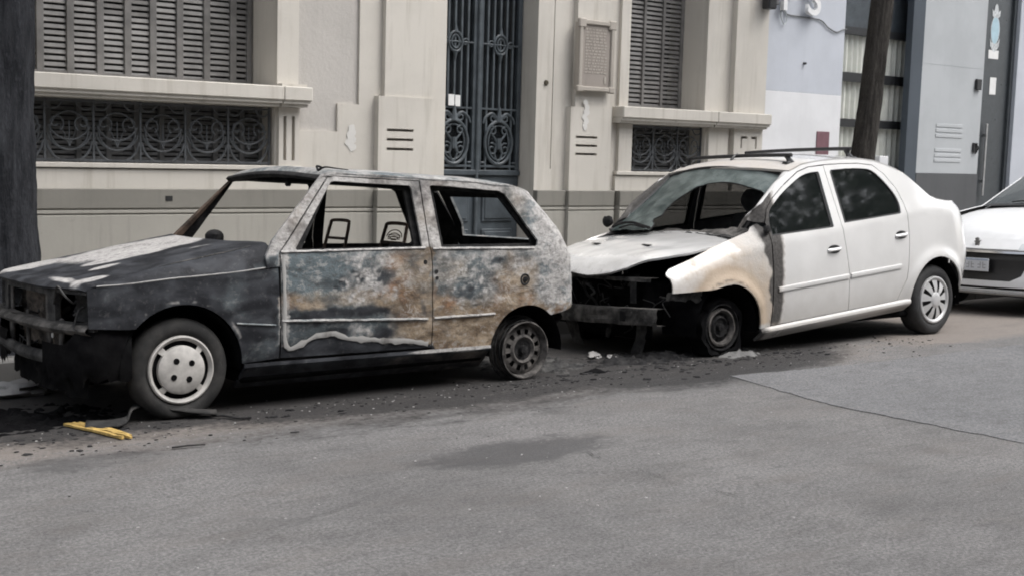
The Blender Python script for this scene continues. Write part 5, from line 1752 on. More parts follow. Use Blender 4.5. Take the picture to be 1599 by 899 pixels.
hood2 = panel('hood', M['wcar'], sed, hout, hz, (), 0.03, 0.016, (0, 0, -1), M['soot'],
      lambda X, Y, Z: (0.10+0.25*(1-sm(-0.6, -0.35, X+1.315))+0.25*math.exp(-((Y+0.2)/0.5)**2-((X+1.315+0.52)/0.1)**2), 0.12*(1-sm(-0.66, -0.5, X+1.315)), 0.55*math.exp(-((X+1.315+0.655)/0.02)**2)))
mb = MB()
for x, w in ((-0.20, 0.70), (-0.20, 1.30)):
    p = Vector(hz(x, w))
    mb.grid(lambda a, b: tuple(p+Vector((0.02*(2*a-1)+0.012*(2*b-1), 0.055*(2*b-1), 0.004+0.006*math.sin(math.pi*a)))), 4, 6)
mb.out('washer_jet', M['soot2'], hood2, smooth=True)

# windscreen: what is left of the sheet, sagged and sooted
def wsf(s, t):       # s far -> near, t base -> top
    bow = 1-(2*s-1)**2
    xb, xt = 0.24-0.0*bow, 0.862
    wb, wt = 1.605-1.45*s, 1.53-1.245*s
    x = (xb-0.02)+(xt-xb+0.02)*t-0.085*bow
    z = 0.915+0.462*t+0.05*bow*t+0.018*bow
    w = wb+(wt-wb)*t
    sag = 0.02*math.sin(math.pi*t)
    return (x, w, z-sag)
def ws3(s, t, off=0.0):
    x, w, z = wsf(s, t)
    return V_(x+off*0.6, w, z-off*0.8)
def m_wscreen():
    k = NT('sooted_windscreen')
    n = k.noise(5.5, 9, 0.72)
    n2 = k.noise(30, 6, 0.7)
    r, g, b = k.attr()[:3]
    col = k.mix(k.step(n, 0.38, 0.66), (0.045, 0.064, 0.062), (0.135, 0.162, 0.156))
    col = k.mix(k.math('MULTIPLY', g, 0.8), col, (0.24, 0.28, 0.27))
    col = k.mix(k.math('MULTIPLY', k.step(n2, 0.6, 0.75), 0.4), col, (0.05, 0.055, 0.05))
    k.set('Base Color', col)
    k.set('Roughness', 0.38)
    k.set('Specular IOR Level', 0.6)
    a = k.math('ADD', k.math('SUBTRACT', 1.0, k.math('MULTIPLY', r, 0.30)), k.math('MULTIPLY', k.math('SUBTRACT', n, 0.5), 0.5), True)
    k.set('Alpha', a)
    k.bump(k.math('ADD', n, k.math('MULTIPLY', n2, 0.2)), 0.5, 0.03)
    return k.m
M['wscreen'] = m_wscreen()
hole = [(0.40, 0.002), (0.385, 0.10), (0.345, 0.15), (0.335, 0.19), (0.375, 0.26), (0.36, 0.36), (0.37, 0.48), (0.41, 0.60), (0.47, 0.71), (0.55, 0.765), (0.65, 0.79), (0.76, 0.785), (0.87, 0.755), (0.955, 0.73), (0.985, 0.70), (0.998, 0.6)]
wo_ = [(0.0, 0.0)]+hole+[(1.0, 0.75), (1.0, 1.0), (0.5, 1.0), (0.0, 1.0), (0.0, 0.5)]
def wpaint(X, Y, Z):
    t = (Z-0.92)/0.46
    return (0.9*sm(0.75, 0.3, abs(t-0.35)*2)*sm(0.75, -0.1, Y+0.0) if t < 0.6 else 0.0, 0.75*math.exp(-((Y-0.16)/0.09)**2-((t-0.10)/0.12)**2)+0.25*sm(0.6, 1.0, t), 0)
panel('windscreen', M['wscreen'], sed, wo_, ws3, (), 0.035, 0.006, (1, 0, -1), None, wpaint, disp=lambda s, t: 0.008*fbm(s*5, t*5, 2))
mb = MB()          # sagging dark edge of the hole
mb.tube([tuple(Vector(ws3(s, t))+Vector((0.0, 0, -0.004))) for s, t in spl([(*p, 0) for p in hole], 3) for t in (t,)] if False else [ws3(p[0], p[1], 0.004) for p in spl([(*p, 0) for p in hole], 4)], 0.006, 5)
mb.out('glass_edge', M['soot'], sed, smooth=True)
# front faces of the windscreen pillars
for far in (False, True):
    def apf(a, b, far=far):
        t = a*1.0
        x, w, z = wsf(0.0 if far else 1.0, t)
        k = a*8
        cur = [(0.36, 1.02), (0.40, 1.08), (0.47, 1.145), (0.56, 1.215), (0.66, 1.284), (0.757, 1.352), (0.83, 1.385), (0.90, 1.418), (0.98, 1.445)]
        i = min(7, int(k)); f = k-i
        xo = cur[i][0]+(cur[i+1][0]-cur[i][0])*f
        zo = cur[i][1]+(cur[i+1][1]-cur[i][1])*f
        wo = l_in(xo, zo)
        if far:
            wo = LW-wo
        bul = 0.018*math.sin(math.pi*b)
        return V_(x+(xo-x)*b-bul, w+(wo-w)*b, z+(zo-z)*b+bul)
    mb = MB()
    mb.grid(apf, 24, 6)
    mb.out('windscreen_pillar', M['wcar'], sed, smooth=True, paint=lambda X, Y, Z: (0.2, 0.3*(1-sm(1.0, 1.25, Z)), 1.1*(1-sm(1.0, 1.13, Z)) if Y < 0 else 1.2))
mb = MB()
mb.tube([ws3(0.0, t/12) for t in range(13)], 0.016, 6)
mb.tube([ws3(s/20, 1.0) for s in range(21)], 0.013, 6)
mb.out('windscreen_seal', M['rubber'], sed, smooth=True)
# wiper, cowl with charred plastic
mb = MB()
mb.grid(lambda a, b: V_(0.19+0.13*b-0.02*(2*a-1)**2+0.10*(1-(2*a-1)**2)*(1-b)*0.9, 0.14+1.46*a, 0.888+0.02*(1-(2*a-1)**2)+0.018*fbm(a*14, b*3, 1)), 50, 6)
mb.out('cowl', M['soot2'], sed, smooth=True)
mb = MB()
mb.tube(spl([ws3(0.02, 0.03, -0.02), ws3(0.10, 0.075, -0.03), ws3(0.22, 0.07, -0.035), ws3(0.32, 0.03, -0.03), ws3(0.42, -0.02, -0.03)], 6), 0.012, 6)
mb.tube(spl([ws3(0.12, 0.0, -0.02), ws3(0.22, 0.035, -0.03), ws3(0.36, 0.0, -0.02)], 6), 0.008, 6)
mb.out('wiper', M['soot'], sed, smooth=True)
# dashboard, steering wheel, seats
mb = MB()
mb.grid(lambda a, b: V_(0.28+0.50*b, 0.13+1.48*a, 0.875+0.045*math.sin(math.pi*b)-0.14*max(0, b-0.75)*2+0.030*fbm(a*9, b*4, 4)+0.03*math.exp(-((a-0.22)/0.14)**2)*math.sin(math.pi*b)), 50, 14)
mb.grid(lambda a, b: V_(0.78+0.03*fbm(a*6, b*4, 2), 0.13+1.48*a, 0.35+0.46*b), 24, 6)
mb.out('dashboard', M['soot3'], sed, smooth=True)
mb = MB()
mb.tube([V_(0.86+0.19*math.sin(2*math.pi*a/30)*0.42, 0.47+0.185*math.cos(2*math.pi*a/30), 0.905+0.185*math.sin(2*math.pi*a/30)*0.90) for a in range(30)], 0.0165, 7, True)
mb.tube([V_(0.70, 0.47, 0.85), V_(0.85, 0.47, 0.90)], 0.04, 8)
for a in (0, 180, 270):
    mb.tube([V_(0.85, 0.47, 0.90), V_(0.86+0.19*math.sin(R(a))*0.42, 0.47+0.185*math.cos(R(a)), 0.905+0.185*math.sin(R(a))*0.90)], 0.016, 6)
mb.out('steering_wheel', M['soot3'], sed, smooth=True)
M['seatc'] = m_soot('seat_cloth_sooted', (0.10, 0.108, 0.115), (0.20, 0.21, 0.22), 6, 0.2)
for w in (0.47, 1.27):
    mb = MB()
    mb.grid(lambda a, b: V_(1.38+0.28*b+0.09*math.cos(2*math.pi*a), w+(0.245-0.05*b)*math.copysign(abs(math.sin(2*math.pi*a))**0.5, math.sin(2*math.pi*a)), 0.45+0.60*b), 20, 8)
    mb.grid(lambda a, b: V_(1.66+0.06*math.cos(2*math.pi*a)*math.sin(math.pi*(0.06+0.88*b)), w+0.14*math.copysign(abs(math.sin(2*math.pi*a))**0.5, math.sin(2*math.pi*a))*(0.55+0.45*math.sin(math.pi*(0.06+0.88*b))), 1.07+0.20*b), 18, 10)
    mb.grid(lambda a, b: V_(0.95+0.5*a, w-0.25+0.5*b, 0.48+0.06*math.sin(math.pi*b)-0.04*a), 8, 8)
    mb.out('seat', M['seatc'], sed, smooth=True)
mb = MB()
mb.grid(lambda a, b: V_(2.15+0.25*b, 0.25+1.24*a, 0.55+0.55*b), 12, 6)
mb.out('rear_seat', M['seatc'], sed, smooth=True)
# headliner & inner shells keep the cabin closed
mb = MB()
B = lambda x0, x1, w0, w1, z0, z1, b=0.02: mb.box(x0-1.315, x1-1.315, w0-LW/2, w1-LW/2, z0, z1, b)
B(0.45, 2.9, 0.10, LW-0.10, 0.16, 0.22)
B(0.44, 0.46, 0.12, LW-0.12, 0.2, 0.86)
B(2.0, 3.25, 0.45, LW-0.45, 0.22, 0.5)
B(2.45, 2.48, 0.2, LW-0.2, 0.3, 1.1)
mb.out('underbody', M['blackchar'], sed)

# bare front end
mb = MB()
B = lambda x0, x1, w0, w1, z0, z1, b=0.02: mb.box(x0-1.315, x1-1.315, w0-LW/2, w1-LW/2, z0, z1, b)
B(-0.45, 0.40, 0.42, 1.30, 0.22, 0.56, 0.05)
B(-0.46, -0.40, 0.40, 1.34, 0.12, 0.25, 0.02)
for k in range(26):
    x, w, z = random.uniform(-0.52, 0.1), random.uniform(0.2, 1.5), random.uniform(0.30, 0.58)
    B(x, x+random.uniform(0.04, 0.16), w, w+random.uniform(0.04, 0.18), z, z+random.uniform(0.03, 0.09), 0.012)
mb.out('engine', M['blackchar'], sed)
mb = MB()
mb.grid(lambda a, b: V_(-0.535-0.045*(1-(2*a-1)**2), 0.30+1.15*a, 0.565+0.030*b+0.01*fbm(a*8, b, 1)), 26, 3)
mb.grid(lambda a, b: V_(-0.535-0.045*(1-(2*a-1)**2)+0.09*b, 0.30+1.15*a, 0.595+0.01*fbm(a*8, 1, 1)), 26, 2)
mb.out('upper_crossmember', M['soot3'], sed, smooth=True)
mb = MB()
mb.grid(lambda a, b: V_(-0.55, 0.44+0.07*a, 0.40+0.19*b), 4, 8)
mb.out('front_strut', M['soot2'], sed, smooth=True)
mb = MB()
mb.grid(lambda a, b: V_(-0.55+0.015*fbm(a*5, b*5, 1), 1.20+0.12*a, 0.38+0.20*b), 6, 10)
mb.out('lamp_bracket', M['soot3'], sed, smooth=True)
mb = MB()
rn = random.Random(25)
for k in range(26):
    p = Vector((rn.uniform(-0.58, -0.45), rn.uniform(0.15, 1.5), rn.uniform(0.30, 0.58)))
    pts = [tuple(p)]
    for j in range(4):
        p = p+Vector((rn.uniform(-0.04, 0.04), rn.uniform(-0.12, 0.12), rn.uniform(-0.11, 0.05)))
        p.x = min(-0.40, max(-0.60, p.x)); p.z = max(0.03, p.z)
        pts.append(tuple(p))
    mb.tube([V_(*q) for q in spl(pts, 5)], rn.choice((0.004, 0.006, 0.011)), 5)
struct(mb.out('burnt_wiring', M['soot2'], sed, smooth=True), 'stuff')
# crash beam: dented box section with a slot
bm_ = MB()
def beam(a, b):
    w = 0.14+1.41*a
    x = -0.62-0.055*(1-(2*a-1)**2)+0.006*fbm(a*9, b, 2)
    pts = [(0.09, 0.062), (0.0, 0.062), (-0.008, 0.03), (0.0, 0.0), (-0.008, -0.03), (0.0, -0.062), (0.09, -0.062)]
    k = b*6
    i = min(5, int(k))
    t = k-i
    dx = pts[i][0]+(pts[i+1][0]-pts[i][0])*t
    dz = pts[i][1]+(pts[i+1][1]-pts[i][1])*t
    return V_(x+dx, w, 0.318-0.035*a+dz+0.004*fbm(a*7, b*3, 5))
bm_.grid(beam, 44, 6)
bo = bm_.out('crash_beam', M['soot3'], sed, smooth=True, sharp=30)
mb = MB()
p = Vector(beam(0.235, 0.5))
mb.box(p.x-0.012, p.x+0.02, p.y-0.03, p.y+0.03, p.z-0.035, p.z+0.045, 0.004)
mb.out('beam_slot', M['soot'], bo)
for w, z0, z1, wd, tw in ((0.34, 0.02, 0.30, 0.11, 0.04), (1.10, 0.04, 0.28, 0.13, -0.05), (0.72, 0.12, 0.3, 0.05, 0.02)):
    mb = MB()
    mb.grid(lambda a, b: V_(-0.55+tw*b+0.02*fbm(a*4, b*4, w), w+wd*a+tw*(1-b), z0+(z1-z0)*b), 4, 8)
    mb.out('hanging_shred', M['soot2'], sed, smooth=True)
mb = MB()
mb.grid(lambda a, b: V_(-0.60+0.36*a, 0.055+0.02*fbm(a*4, b*2, 3)+0.02*b, 0.505-0.055*b-0.03*a*b+0.02*fbm(a*5, b*5, 7)*b), 14, 5)
mb.out('melted_bumper', M['soot2'], sed, smooth=True)
for far in (False, True):
    for cx, cz, rr_ in ((0.0, 0.21, 0.33), (2.63, 0.295, 0.38)):
        mb = MB()
        yy = (lambda q: LW-q) if far else (lambda q: q)
        mb.grid(lambda a, b: V_(cx+rr_*math.cos(R(-8+196*a)), yy(0.03+0.36*b), cz+rr_*math.sin(R(-8+196*a))), 20, 3)
        mb.grid(lambda a, b: V_(cx+rr_*b*math.cos(R(-8+196*a)), yy(0.39), cz+rr_*b*math.sin(R(-8+196*a))), 20, 3)
        mb.out('wheel_arch_liner', M['blackchar'], sed, smooth=True)
    # burnt-off door mirrors
    mb = MB()
    mx, mw, mz = (0.34, LW+0.03, 0.985) if far else (0.44, 0.035, 0.945)
    mb.grid(lambda a, b: V_(mx+0.035*math.sin(math.pi*b)*math.cos(2*math.pi*a)*(1+0.4*fbm(a*4, b*4, 1)), mw+(0.06 if far else 0.02)*math.cos(math.pi*b), mz+(0.05 if far else 0.035)*math.sin(math.pi*b)*math.sin(2*math.pi*a)*(1+0.3*fbm(a*4, b*4, 5))), 16, 10)
    mb.out('melted_mirror', M['soot'], sed, smooth=True)

# wheels
for far in (False, True):
    w0 = LW-0.09 if far else 0.085
    wh = bare_rim(sed, V_, 0.0, 0.215, w0, far, 0.178, 'soot')
    s = -1 if far else 1
    c = V_(0.0, w0, 0.215)
    mb = MB()
    rn = random.Random(5)
    mb.lathe([(0.180, 0.0), (0.225, -0.01*s), (0.245, 0.05*s), (0.235, 0.15*s), (0.18, 0.17*s)], c, 40, a0=-30, a1=330, vf=lambda p: Vector((p.x+0.03*fbm(p.x*9, p.z*9, 1), p.y+0.02*fbm(p.x*8, p.z*8, 7), max(0.004, p.z+0.03*fbm(p.x*9, p.z*9, 4)-0.012))))
    mb.out('burnt_tyre', M['blackchar'], wh, smooth=True)
    mb = MB()
    mb.lathe([(0.146, s*0.02), (0.143, s*-0.002), (0.128, s*-0.006), (0.116, s*0.010), (0.112, s*0.03)], c, 36, vf=lambda p: Vector((p.x, p.y+0.008*fbm(p.x*9, p.z*9, 3), p.z)))
    mb.out('ashy_ring', M['rimdark'], wh, smooth=True)
    w1 = LW-0.03 if far else 0.03
    wr = bpy.data.objects.new('wheel', None)
    COL.objects.link(wr)
    wr.parent = sed
    ty, c, s = wheel_parts(wr, V_, 2.63, 0.298, w1, 0.306, 0.205, 0.185, far, M['tyre2'], 0.04, 0.0)
    mb = MB()
    mb.lathe([(0.207, s*0.016), (0.204, s*-0.006), (0.192, s*-0.010), (0.180, s*-0.004), (0.172, s*0.004)], c, 48)
    for i in range(9):
        a = 40*i+10
        mb.lathe([(0.174, s*0.003), (0.12, s*-0.012), (0.058, s*-0.018)], c, 6, vf=None, a0=a-12.5, a1=a+12.5)
    mb.lathe([(0.070, s*-0.014), (0.060, s*-0.022), (0.035, s*-0.026), (0.0, s*-0.027)], c, 30)
    mb.out('wheel_cover', M['silver'], wr, smooth=True, sharp=40)
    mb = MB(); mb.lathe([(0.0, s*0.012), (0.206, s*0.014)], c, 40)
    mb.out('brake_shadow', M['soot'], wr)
# roof bars
def bar(x, w0, w1, z0):
    mb = MB()
    zf = lambda w: z0+0.012*(1-((w-0.87)/0.7)**2)
    pts = [V_(x, w0+(w1-w0)*i/20, zf(w0+(w1-w0)*i/20)) for i in range(21)]
    mb.tube(pts, 0.020, 8, flat=0.8)
    o = mb.out('roof_bar', M['rubber'], sed, smooth=True)
    for w, sg in ((w0+0.05, 1), (w1-0.05, -1)):
        f = MB()
        zr_ = lerp_tab(rl, x)
        f.tube(spl([V_(x, w-sg*0.01, z0+0.002), V_(x, w-sg*0.02, zr_+0.045), V_(x, w-sg*0.05, zr_+0.0)], 4), lambda t: 0.022+0.012*abs(2*t-1), 7, flat=0.9)
        f.box(x-0.07-1.315, x+0.07-1.315, w-0.03-sg*0.04-LW/2, w+0.03-sg*0.04-LW/2, zr_-0.005, zr_+0.018, 0.008)
        f.out('bar_foot', M['rubber'], o, smooth=True)
bar(1.02, 0.30, LW-0.26, 1.532)
bar(1.78, 0.30, LW-0.26, 1.600)
mb = MB()
p = Vector(rooff2(1.02, 0.52))
mb.tube(spl([tuple(p), tuple(p+Vector((0.03, 0, 0.03))), tuple(p+Vector((0.075, -0.0, 0.052)))], 4), lambda t: 0.014-0.005*t, 7)
mb.out('aerial_stub', M['rubber'], sed, smooth=True)

# ================================================================ THIRD CAR
M['wcar3'] = plain('clean_white_paint', (0.72, 0.725, 0.73), 0.36, var=0.03, coat=0.25)
M['lamp'] = plain('lamp_glass', (0.55, 0.57, 0.58), 0.08, var=0.1)
M['chrome'] = plain('chrome', (0.62, 0.62, 0.62), 0.15, 1.0, var=0.03)
M['blackg'] = plain('black_grille', (0.010, 0.010, 0.011), 0.35)
M['plate'] = plain('plate_white', (0.62, 0.64, 0.67), 0.45, var=0.04)
M['plate_ink'] = plain('plate_ink', (0.36, 0.37, 0.39), 0.5)
M['plate_blue'] = plain('plate_band', (0.38, 0.43, 0.52), 0.5)
TW = 1.74
TX, TY = 12.38, 6.47        # front wheel centre, near flank
TROLL = 0.03
hat = thing('parked_hatchback', 'clean white hatchback parked nose first behind the white sedan', 'car', (TX+1.27, TY+TW/2, zr(TY)-TROLL*TW/2), (-math.atan(TROLL), 0, 0))
T_ = lambda x, w, z: (x-1.27, w-TW/2, z)
def t_in(x, z):
    b = 0.02*((z-0.6)/0.35)**2 if z < 0.95 else 0.02+(z-0.95)*0.36
    t = max(0, -0.15-x)
    b += 0.55*t*t+0.5*max(0, t-0.35)**2*3
    d = min(max(0, x-(3.15-max(0, z-0.9)*0.55-0.4)), 0.38)
    return b+0.4-math.sqrt(0.16-d*d)
def t_side(far, off=0.0):
    return (lambda x, z: T_(x, TW-t_in(x, z)-off, z)) if far else (lambda x, z: T_(x, t_in(x, z)+off, z))
def tp(name, out, far, holes=(), mat='wcar3', off=0.0, parent=None):
    return panel(name, M[mat], parent or hat, out, t_side(far, off), holes, 0.05, 0.014, (0, -1 if far else 1, 0), M['soot'])
arcF = arc(0, 0.30, 0.36, 0, 180, 18)
tf = [(-0.72, 0.62), (-0.60, 0.80), (-0.30, 0.905), (0.1, 1.0), (0.50, 1.065), (0.66, 1.08), (0.66, 0.22), (0.36, 0.22)]+arcF+[(-0.40, 0.28), (-0.66, 0.25), (-0.74, 0.45)]
tw1 = [(0.80, 1.02), (1.25, 1.30), (1.45, 1.355), (1.72, 1.37), (1.74, 1.04)]
td = [(0.668, 0.22), (0.668, 1.05), (0.76, 1.075), (1.22, 1.37), (1.44, 1.42), (1.80, 1.435), (1.82, 0.9), (1.80, 0.25)]
tw2 = [(1.86, 1.05), (1.84, 1.375), (2.2, 1.36), (2.55, 1.26), (2.68, 1.12)]
tq = [(1.808, 0.25), (1.828, 0.9), (1.808, 1.435), (2.25, 1.42), (2.6, 1.33), (2.85, 1.15), (3.02, 1.0), (3.10, 0.7), (3.05, 0.35), (2.95, 0.3), (2.90, 0.3)]+arc(2.54, 0.30, 0.36, 0, 180, 18)
tpil = [(0.45, 1.02), (0.66, 1.058), (0.76, 1.083), (1.215, 1.378), (1.44, 1.428), (2.25, 1.428), (2.25, 1.45), (1.44, 1.455), (1.20, 1.41), (0.98, 1.29), (0.62, 1.09)]
for far in (False, True):
    tp('front_fender', tf, far)
    dq = tp('door', td, far, [tw1])
    tp('window', tw1, far, (), 'glass', 0.01, dq)
    mb = MB()
    i = t_in(1.60, 0.92)
    yy = TW-i if far else i
    mb.box(1.52-1.27, 1.70-1.27, yy-TW/2-0.025, yy-TW/2+0.025, 0.905, 0.935, 0.01)
    mb.out('handle', M['wcar3'], dq)
    qq = tp('rear_quarter', tq, far, [tw2])
    tp('window', tw2, far, (), 'glass', 0.01, qq)
    tp('windscreen_pillar', tpil, far)
    for cx in (0.0, 2.54):
        wr = bpy.data.objects.new('wheel', None)
        COL.objects.link(wr)
        wr.parent = hat
        ty, c, s = wheel_parts(wr, T_, cx, 0.30, TW-0.03 if far else 0.03, 0.305, 0.21, 0.18, far, M['tyre2'], 0.03, 0.0)
        mb = MB()
        mb.lathe([(0.212, s*0.016), (0.205, s*-0.008), (0.19, s*0.0)], c, 40)
        for i in range(7):
            mb.lathe([(0.195, s*0.0), (0.05, s*-0.015)], c, 4, a0=i*51.4-9, a1=i*51.4+9)
        mb.lathe([(0.06, s*-0.016), (0.0, s*-0.02)], c, 20)
        mb.out('wheel_cover', M['silver'], wr, smooth=True)
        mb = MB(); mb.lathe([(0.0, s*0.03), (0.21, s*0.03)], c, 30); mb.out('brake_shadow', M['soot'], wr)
        mb = MB()
        mb.grid(lambda a, b: T_(cx+0.355*math.cos(R(-8+196*a)), (TW-0.03-0.3*b) if far else 0.03+0.3*b, 0.30+0.355*math.sin(R(-8+196*a))), 18, 3)
        mb.out('wheel_arch_liner', M['soot'], hat, smooth=True)
def t_fx(w):       # plan curve of the nose
    return -0.80+0.20*abs((w-0.87)/0.87)**2.4
def thood(s, v):
    w = 0.09+(TW-0.18)*v
    k = 1-(2*v-1)**2
    x0 = t_fx(w)+0.155
    x1 = 0.62-0.12*k
    x = x0+(x1-x0)*s
    z = 0.775+0.335*s-0.10*s*s*0.6+0.05*math.sin(math.pi*s)*0.6+0.030*k
    # match the fender crown
    z -= 0.012*(1-k)
    if s < 0.12:
        z -= 0.05*((0.12-s)/0.12)**2
    return T_(x, w, z)
panel('hood', M['wcar3'], hat, rect(0, 1, 0, 1), thood, (), 0.045, 0.014, (0, 0, -1), M['soot'])
def nose(w, z):
    d = 0.0
    d += 0.17*sm(0.60, 0.82, z)            # leans back to the hood
    d -= 0.03*math.exp(-((z-0.30)/0.1)**2)
    d += 0.05*sm(0.27, 0.18, z)
    return T_(t_fx(w)+d, w, z)
grl = [(0.36, 0.40), (0.46, 0.345), (1.28, 0.345), (1.38, 0.40), (1.44, 0.545), (1.47, 0.662), (0.27, 0.662), (0.30, 0.545)]
low = [(0.30, 0.245), (0.26, 0.285), (1.48, 0.285), (1.44, 0.245)]
fp = panel('front_bumper', M['wcar3'], hat, [(0.06, 0.20), (1.68, 0.20), (1.70, 0.62), (1.66, 0.765), (0.08, 0.765), (0.04, 0.62)], nose, [grl, low], 0.04, 0.02, (1, 0, 0), M['soot'])
panel('grille', M['blackg'], hat, [(0.27, 0.335), (1.47, 0.335), (1.49, 0.672), (0.25, 0.672)], lambda w, z: tuple(Vector(nose(w, z))+Vector((0.035, 0, 0))), (), 0.06, 0.01, (1, 0, 0))
panel('lower_intake', M['blackg'], hat, [(0.25, 0.235), (1.49, 0.235), (1.49, 0.292), (0.25, 0.292)], lambda w, z: tuple(Vector(nose(w, z))+Vector((0.03, 0, 0))), (), 0.06, 0.01, (1, 0, 0))
mb = MB()
V = []
for i in range(31):
    w = 0.29+1.16*i/30
    for dx, dz in ((0.01, 0.018), (-0.012, 0.012), (-0.012, -0.010), (0.01, -0.016)):
        V.append(tuple(Vector(nose(w, 0.632+dz))+Vector((dx, 0, 0))))
mb.add(V, [(a*4+j, a*4+j+1, a*4+j+5, a*4+j+4) for a in range(30) for j in range(3)])
mb.out('chrome_strip', M['chrome'], hat, smooth=True)
mb = MB()
V = []
for i in range(31):
    w = 0.12+1.50*i/30
    for dx, dz in ((0.0, 0.014), (-0.022, 0.008), (-0.022, -0.008), (0.0, -0.014)):
        V.append(tuple(Vector(nose(w, 0.215+dz))+Vector((dx, 0, 0))))
mb.add(V, [(a*4+j, a*4+j+1, a*4+j+5, a*4+j+4) for a in range(30) for j in range(3)])
mb.out('bumper_lip', M['silver'], hat, smooth=True)
# plate
px0 = t_fx(0.87)-0.03
mb = MB(); mb.box(px0-1.27-0.012, px0-1.27, 0.67-0.87, 1.07-0.87, 0.435, 0.565, 0.004)
pt_ = mb.out('number_plate', M['plate'], hat)
mb = MB(); mb.box(px0-1.27-0.0135, px0-1.27-0.011, 0.672-0.87, 1.068-0.87, 0.543, 0.563)
mb.out('plate_band', M['plate_blue'], pt_)
mb = MB()
for i, w in enumerate((0.70, 0.755, 0.83, 0.885, 0.94, 1.0)):
    mb.box(px0-1.27-0.0135, px0-1.27-0.011, w-0.87, w-0.87+0.036, 0.465, 0.477)
    mb.box(px0-1.27-0.0135, px0-1.27-0.011, w-0.87+(0.0 if i % 2 else 0.026), w-0.87+(0.010 if i % 2 else 0.036), 0.477, 0.53)
    mb.box(px0-1.27-0.0135, px0-1.27-0.011, w-0.87, w-0.87+0.036, 0.498, 0.507)
mb.out('plate_characters', M['plate_ink'], pt_)
# badge: small rearing animal outline in chrome
mb = MB()
bp = Vector(nose(0.87, 0.71))+Vector((-0.004, 0, 0.012))
shape = [(-0.05, -0.055), (-0.02, -0.05), (-0.01, -0.02), (0.015, -0.05), (0.05, -0.055), (0.03, -0.035), (0.035, 0.0), (0.06, 0.012), (0.035, 0.025), (0.05, 0.05), (0.015, 0.062), (-0.012, 0.045), (-0.01, 0.02), (-0.045, 0.03), (-0.025, 0.005), (-0.03, -0.03)]
mb.prism(shape, lambda a, b: (bp.x+0.25*b, bp.y+0.8*a, bp.z+0.85*b), (-0.012, 0, -0.003))
mb.out('badge', plain('dark_chrome', (0.22, 0.22, 0.22), 0.3, 0.8), hat)
# head lamps
for far in (False, True):
    def hl(a, b):
        w = 0.08+0.34*a
        q = Vector(nose(w, 0.655+0.12*b*(1-0.45*a)))
        return T_(q.x+1.27-0.014*math.sin(math.pi*a)*math.sin(math.pi*b), (TW-w) if far else w, q.z)
    mb = MB(); mb.grid(hl, 16, 8)
    mb.out('headlight', M['lamp'], hat, smooth=True)
    mb = MB()
    def fl(a, b):
        w = 0.10+0.13*a
        q = Vector(nose(w, 0.27+0.10*b+0.12*a))
        return T_(q.x+1.27-0.012, (TW-w) if far else w, q.z)
    mb.grid(fl, 6, 6)
    mb.out('fog_lamp', M['lamp'], hat, smooth=True)
# windscreen, roof, tail
def tws(s, t, off=0):
    bow = 1-(2*s-1)**2
    x = 0.60-0.14*bow+(1.20-0.60)*t-0.0*bow*t
    w0_ = 0.115+0.115*t
    w = TW-w0_-(TW-2*w0_)*s
    return T_(x+off, w, 1.085+0.345*t+0.035*bow*t+0.02*bow)
panel('windscreen', m_glass('clear_windscreen', (0.16, 0.175, 0.18), 0.62, 0.04), hat, rect(0, 1, 0, 1), tws, (), 0.05, 0.006, (1, 0, -1))
mb = MB()
mb.grid(lambda a, b: tuple(Vector(tws(a, 0.0))+Vector((-0.06+0.10*b, 0, -0.015+0.03*b))), 24, 2)
mb.out('cowl', M['rubber'], hat, smooth=True)
mb = MB()
mb.tube([tuple(Vector(tws(0.25+0.5*i/10, 0.03+0.06*math.sin(i/10*3)))+Vector((-0.01, 0, 0.015))) for i in range(11)], 0.008, 6)
mb.out('wiper', M['rubber'], hat, smooth=True)
def troof(x, v):
    z = lerp_tab([(1.18, 1.405), (1.44, 1.458), (2.25, 1.452), (2.62, 1.34), (2.9, 1.14)], x)
    we = t_in(min(x, 2.6), z)-0.004
    return T_(x, we+(TW-2*we)*v, z+0.05*(1-(2*v-1)**2))
panel('roof', M['wcar3'], hat, [(1.19, 0), (2.6, 0), (2.6, 1), (1.19, 1)], troof, (), 0.06, 0.015, (0, 0, -1), M['soot'])
panel('tailgate', M['wcar3'], hat, [(0.35, 0.3), (1.39, 0.3), (1.39, 1.0), (1.30, 1.30), (0.44, 1.30), (0.35, 1.0)], lambda w, z: T_(3.13-max(0, z-0.9)*1.0+0.03*(1-((w-0.87)/0.52)**2), w, z), (), 0.08, 0.02, (-1, 0, 0), M['soot'])
mb = MB()
mb.box(-0.55-1.27, 2.9-1.27, 0.1-0.87, TW-0.1-0.87, 0.17, 0.25, 0.02)
mb.box(0.5-1.27, 0.53-1.27, 0.1-0.87, TW-0.1-0.87, 0.2, 1.0)
mb.out('underbody', M['soot'], hat)
mb = MB()
mb.grid(lambda a, b: T_(0.62+0.4*b, 0.15+1.44*a, 1.0-0.03*b), 12, 4)
for w in (0.47, 1.27):
    mb.box(1.55-1.27, 1.68-1.27, w-0.22-0.87, w+0.22-0.87, 0.5, 1.05, 0.05)
    mb.box(1.64-1.27, 1.72-1.27, w-0.12-0.87, w+0.12-0.87, 1.08, 1.24, 0.03)
mb.out('cabin', M['seatc'], hat)
for far in (False, True):
    if far:
        continue
    mb = MB()
    yy = TW+0.03 if far else -0.10
    mb.box(0.72-1.27, 0.86-1.27, yy-0.87, yy+0.16-0.87 - (0.09 if far else 0.0), 1.03, 1.16, 0.04)
    mb.out('door_mirror', M['wcar3'], hat, smooth=True, sharp=60)

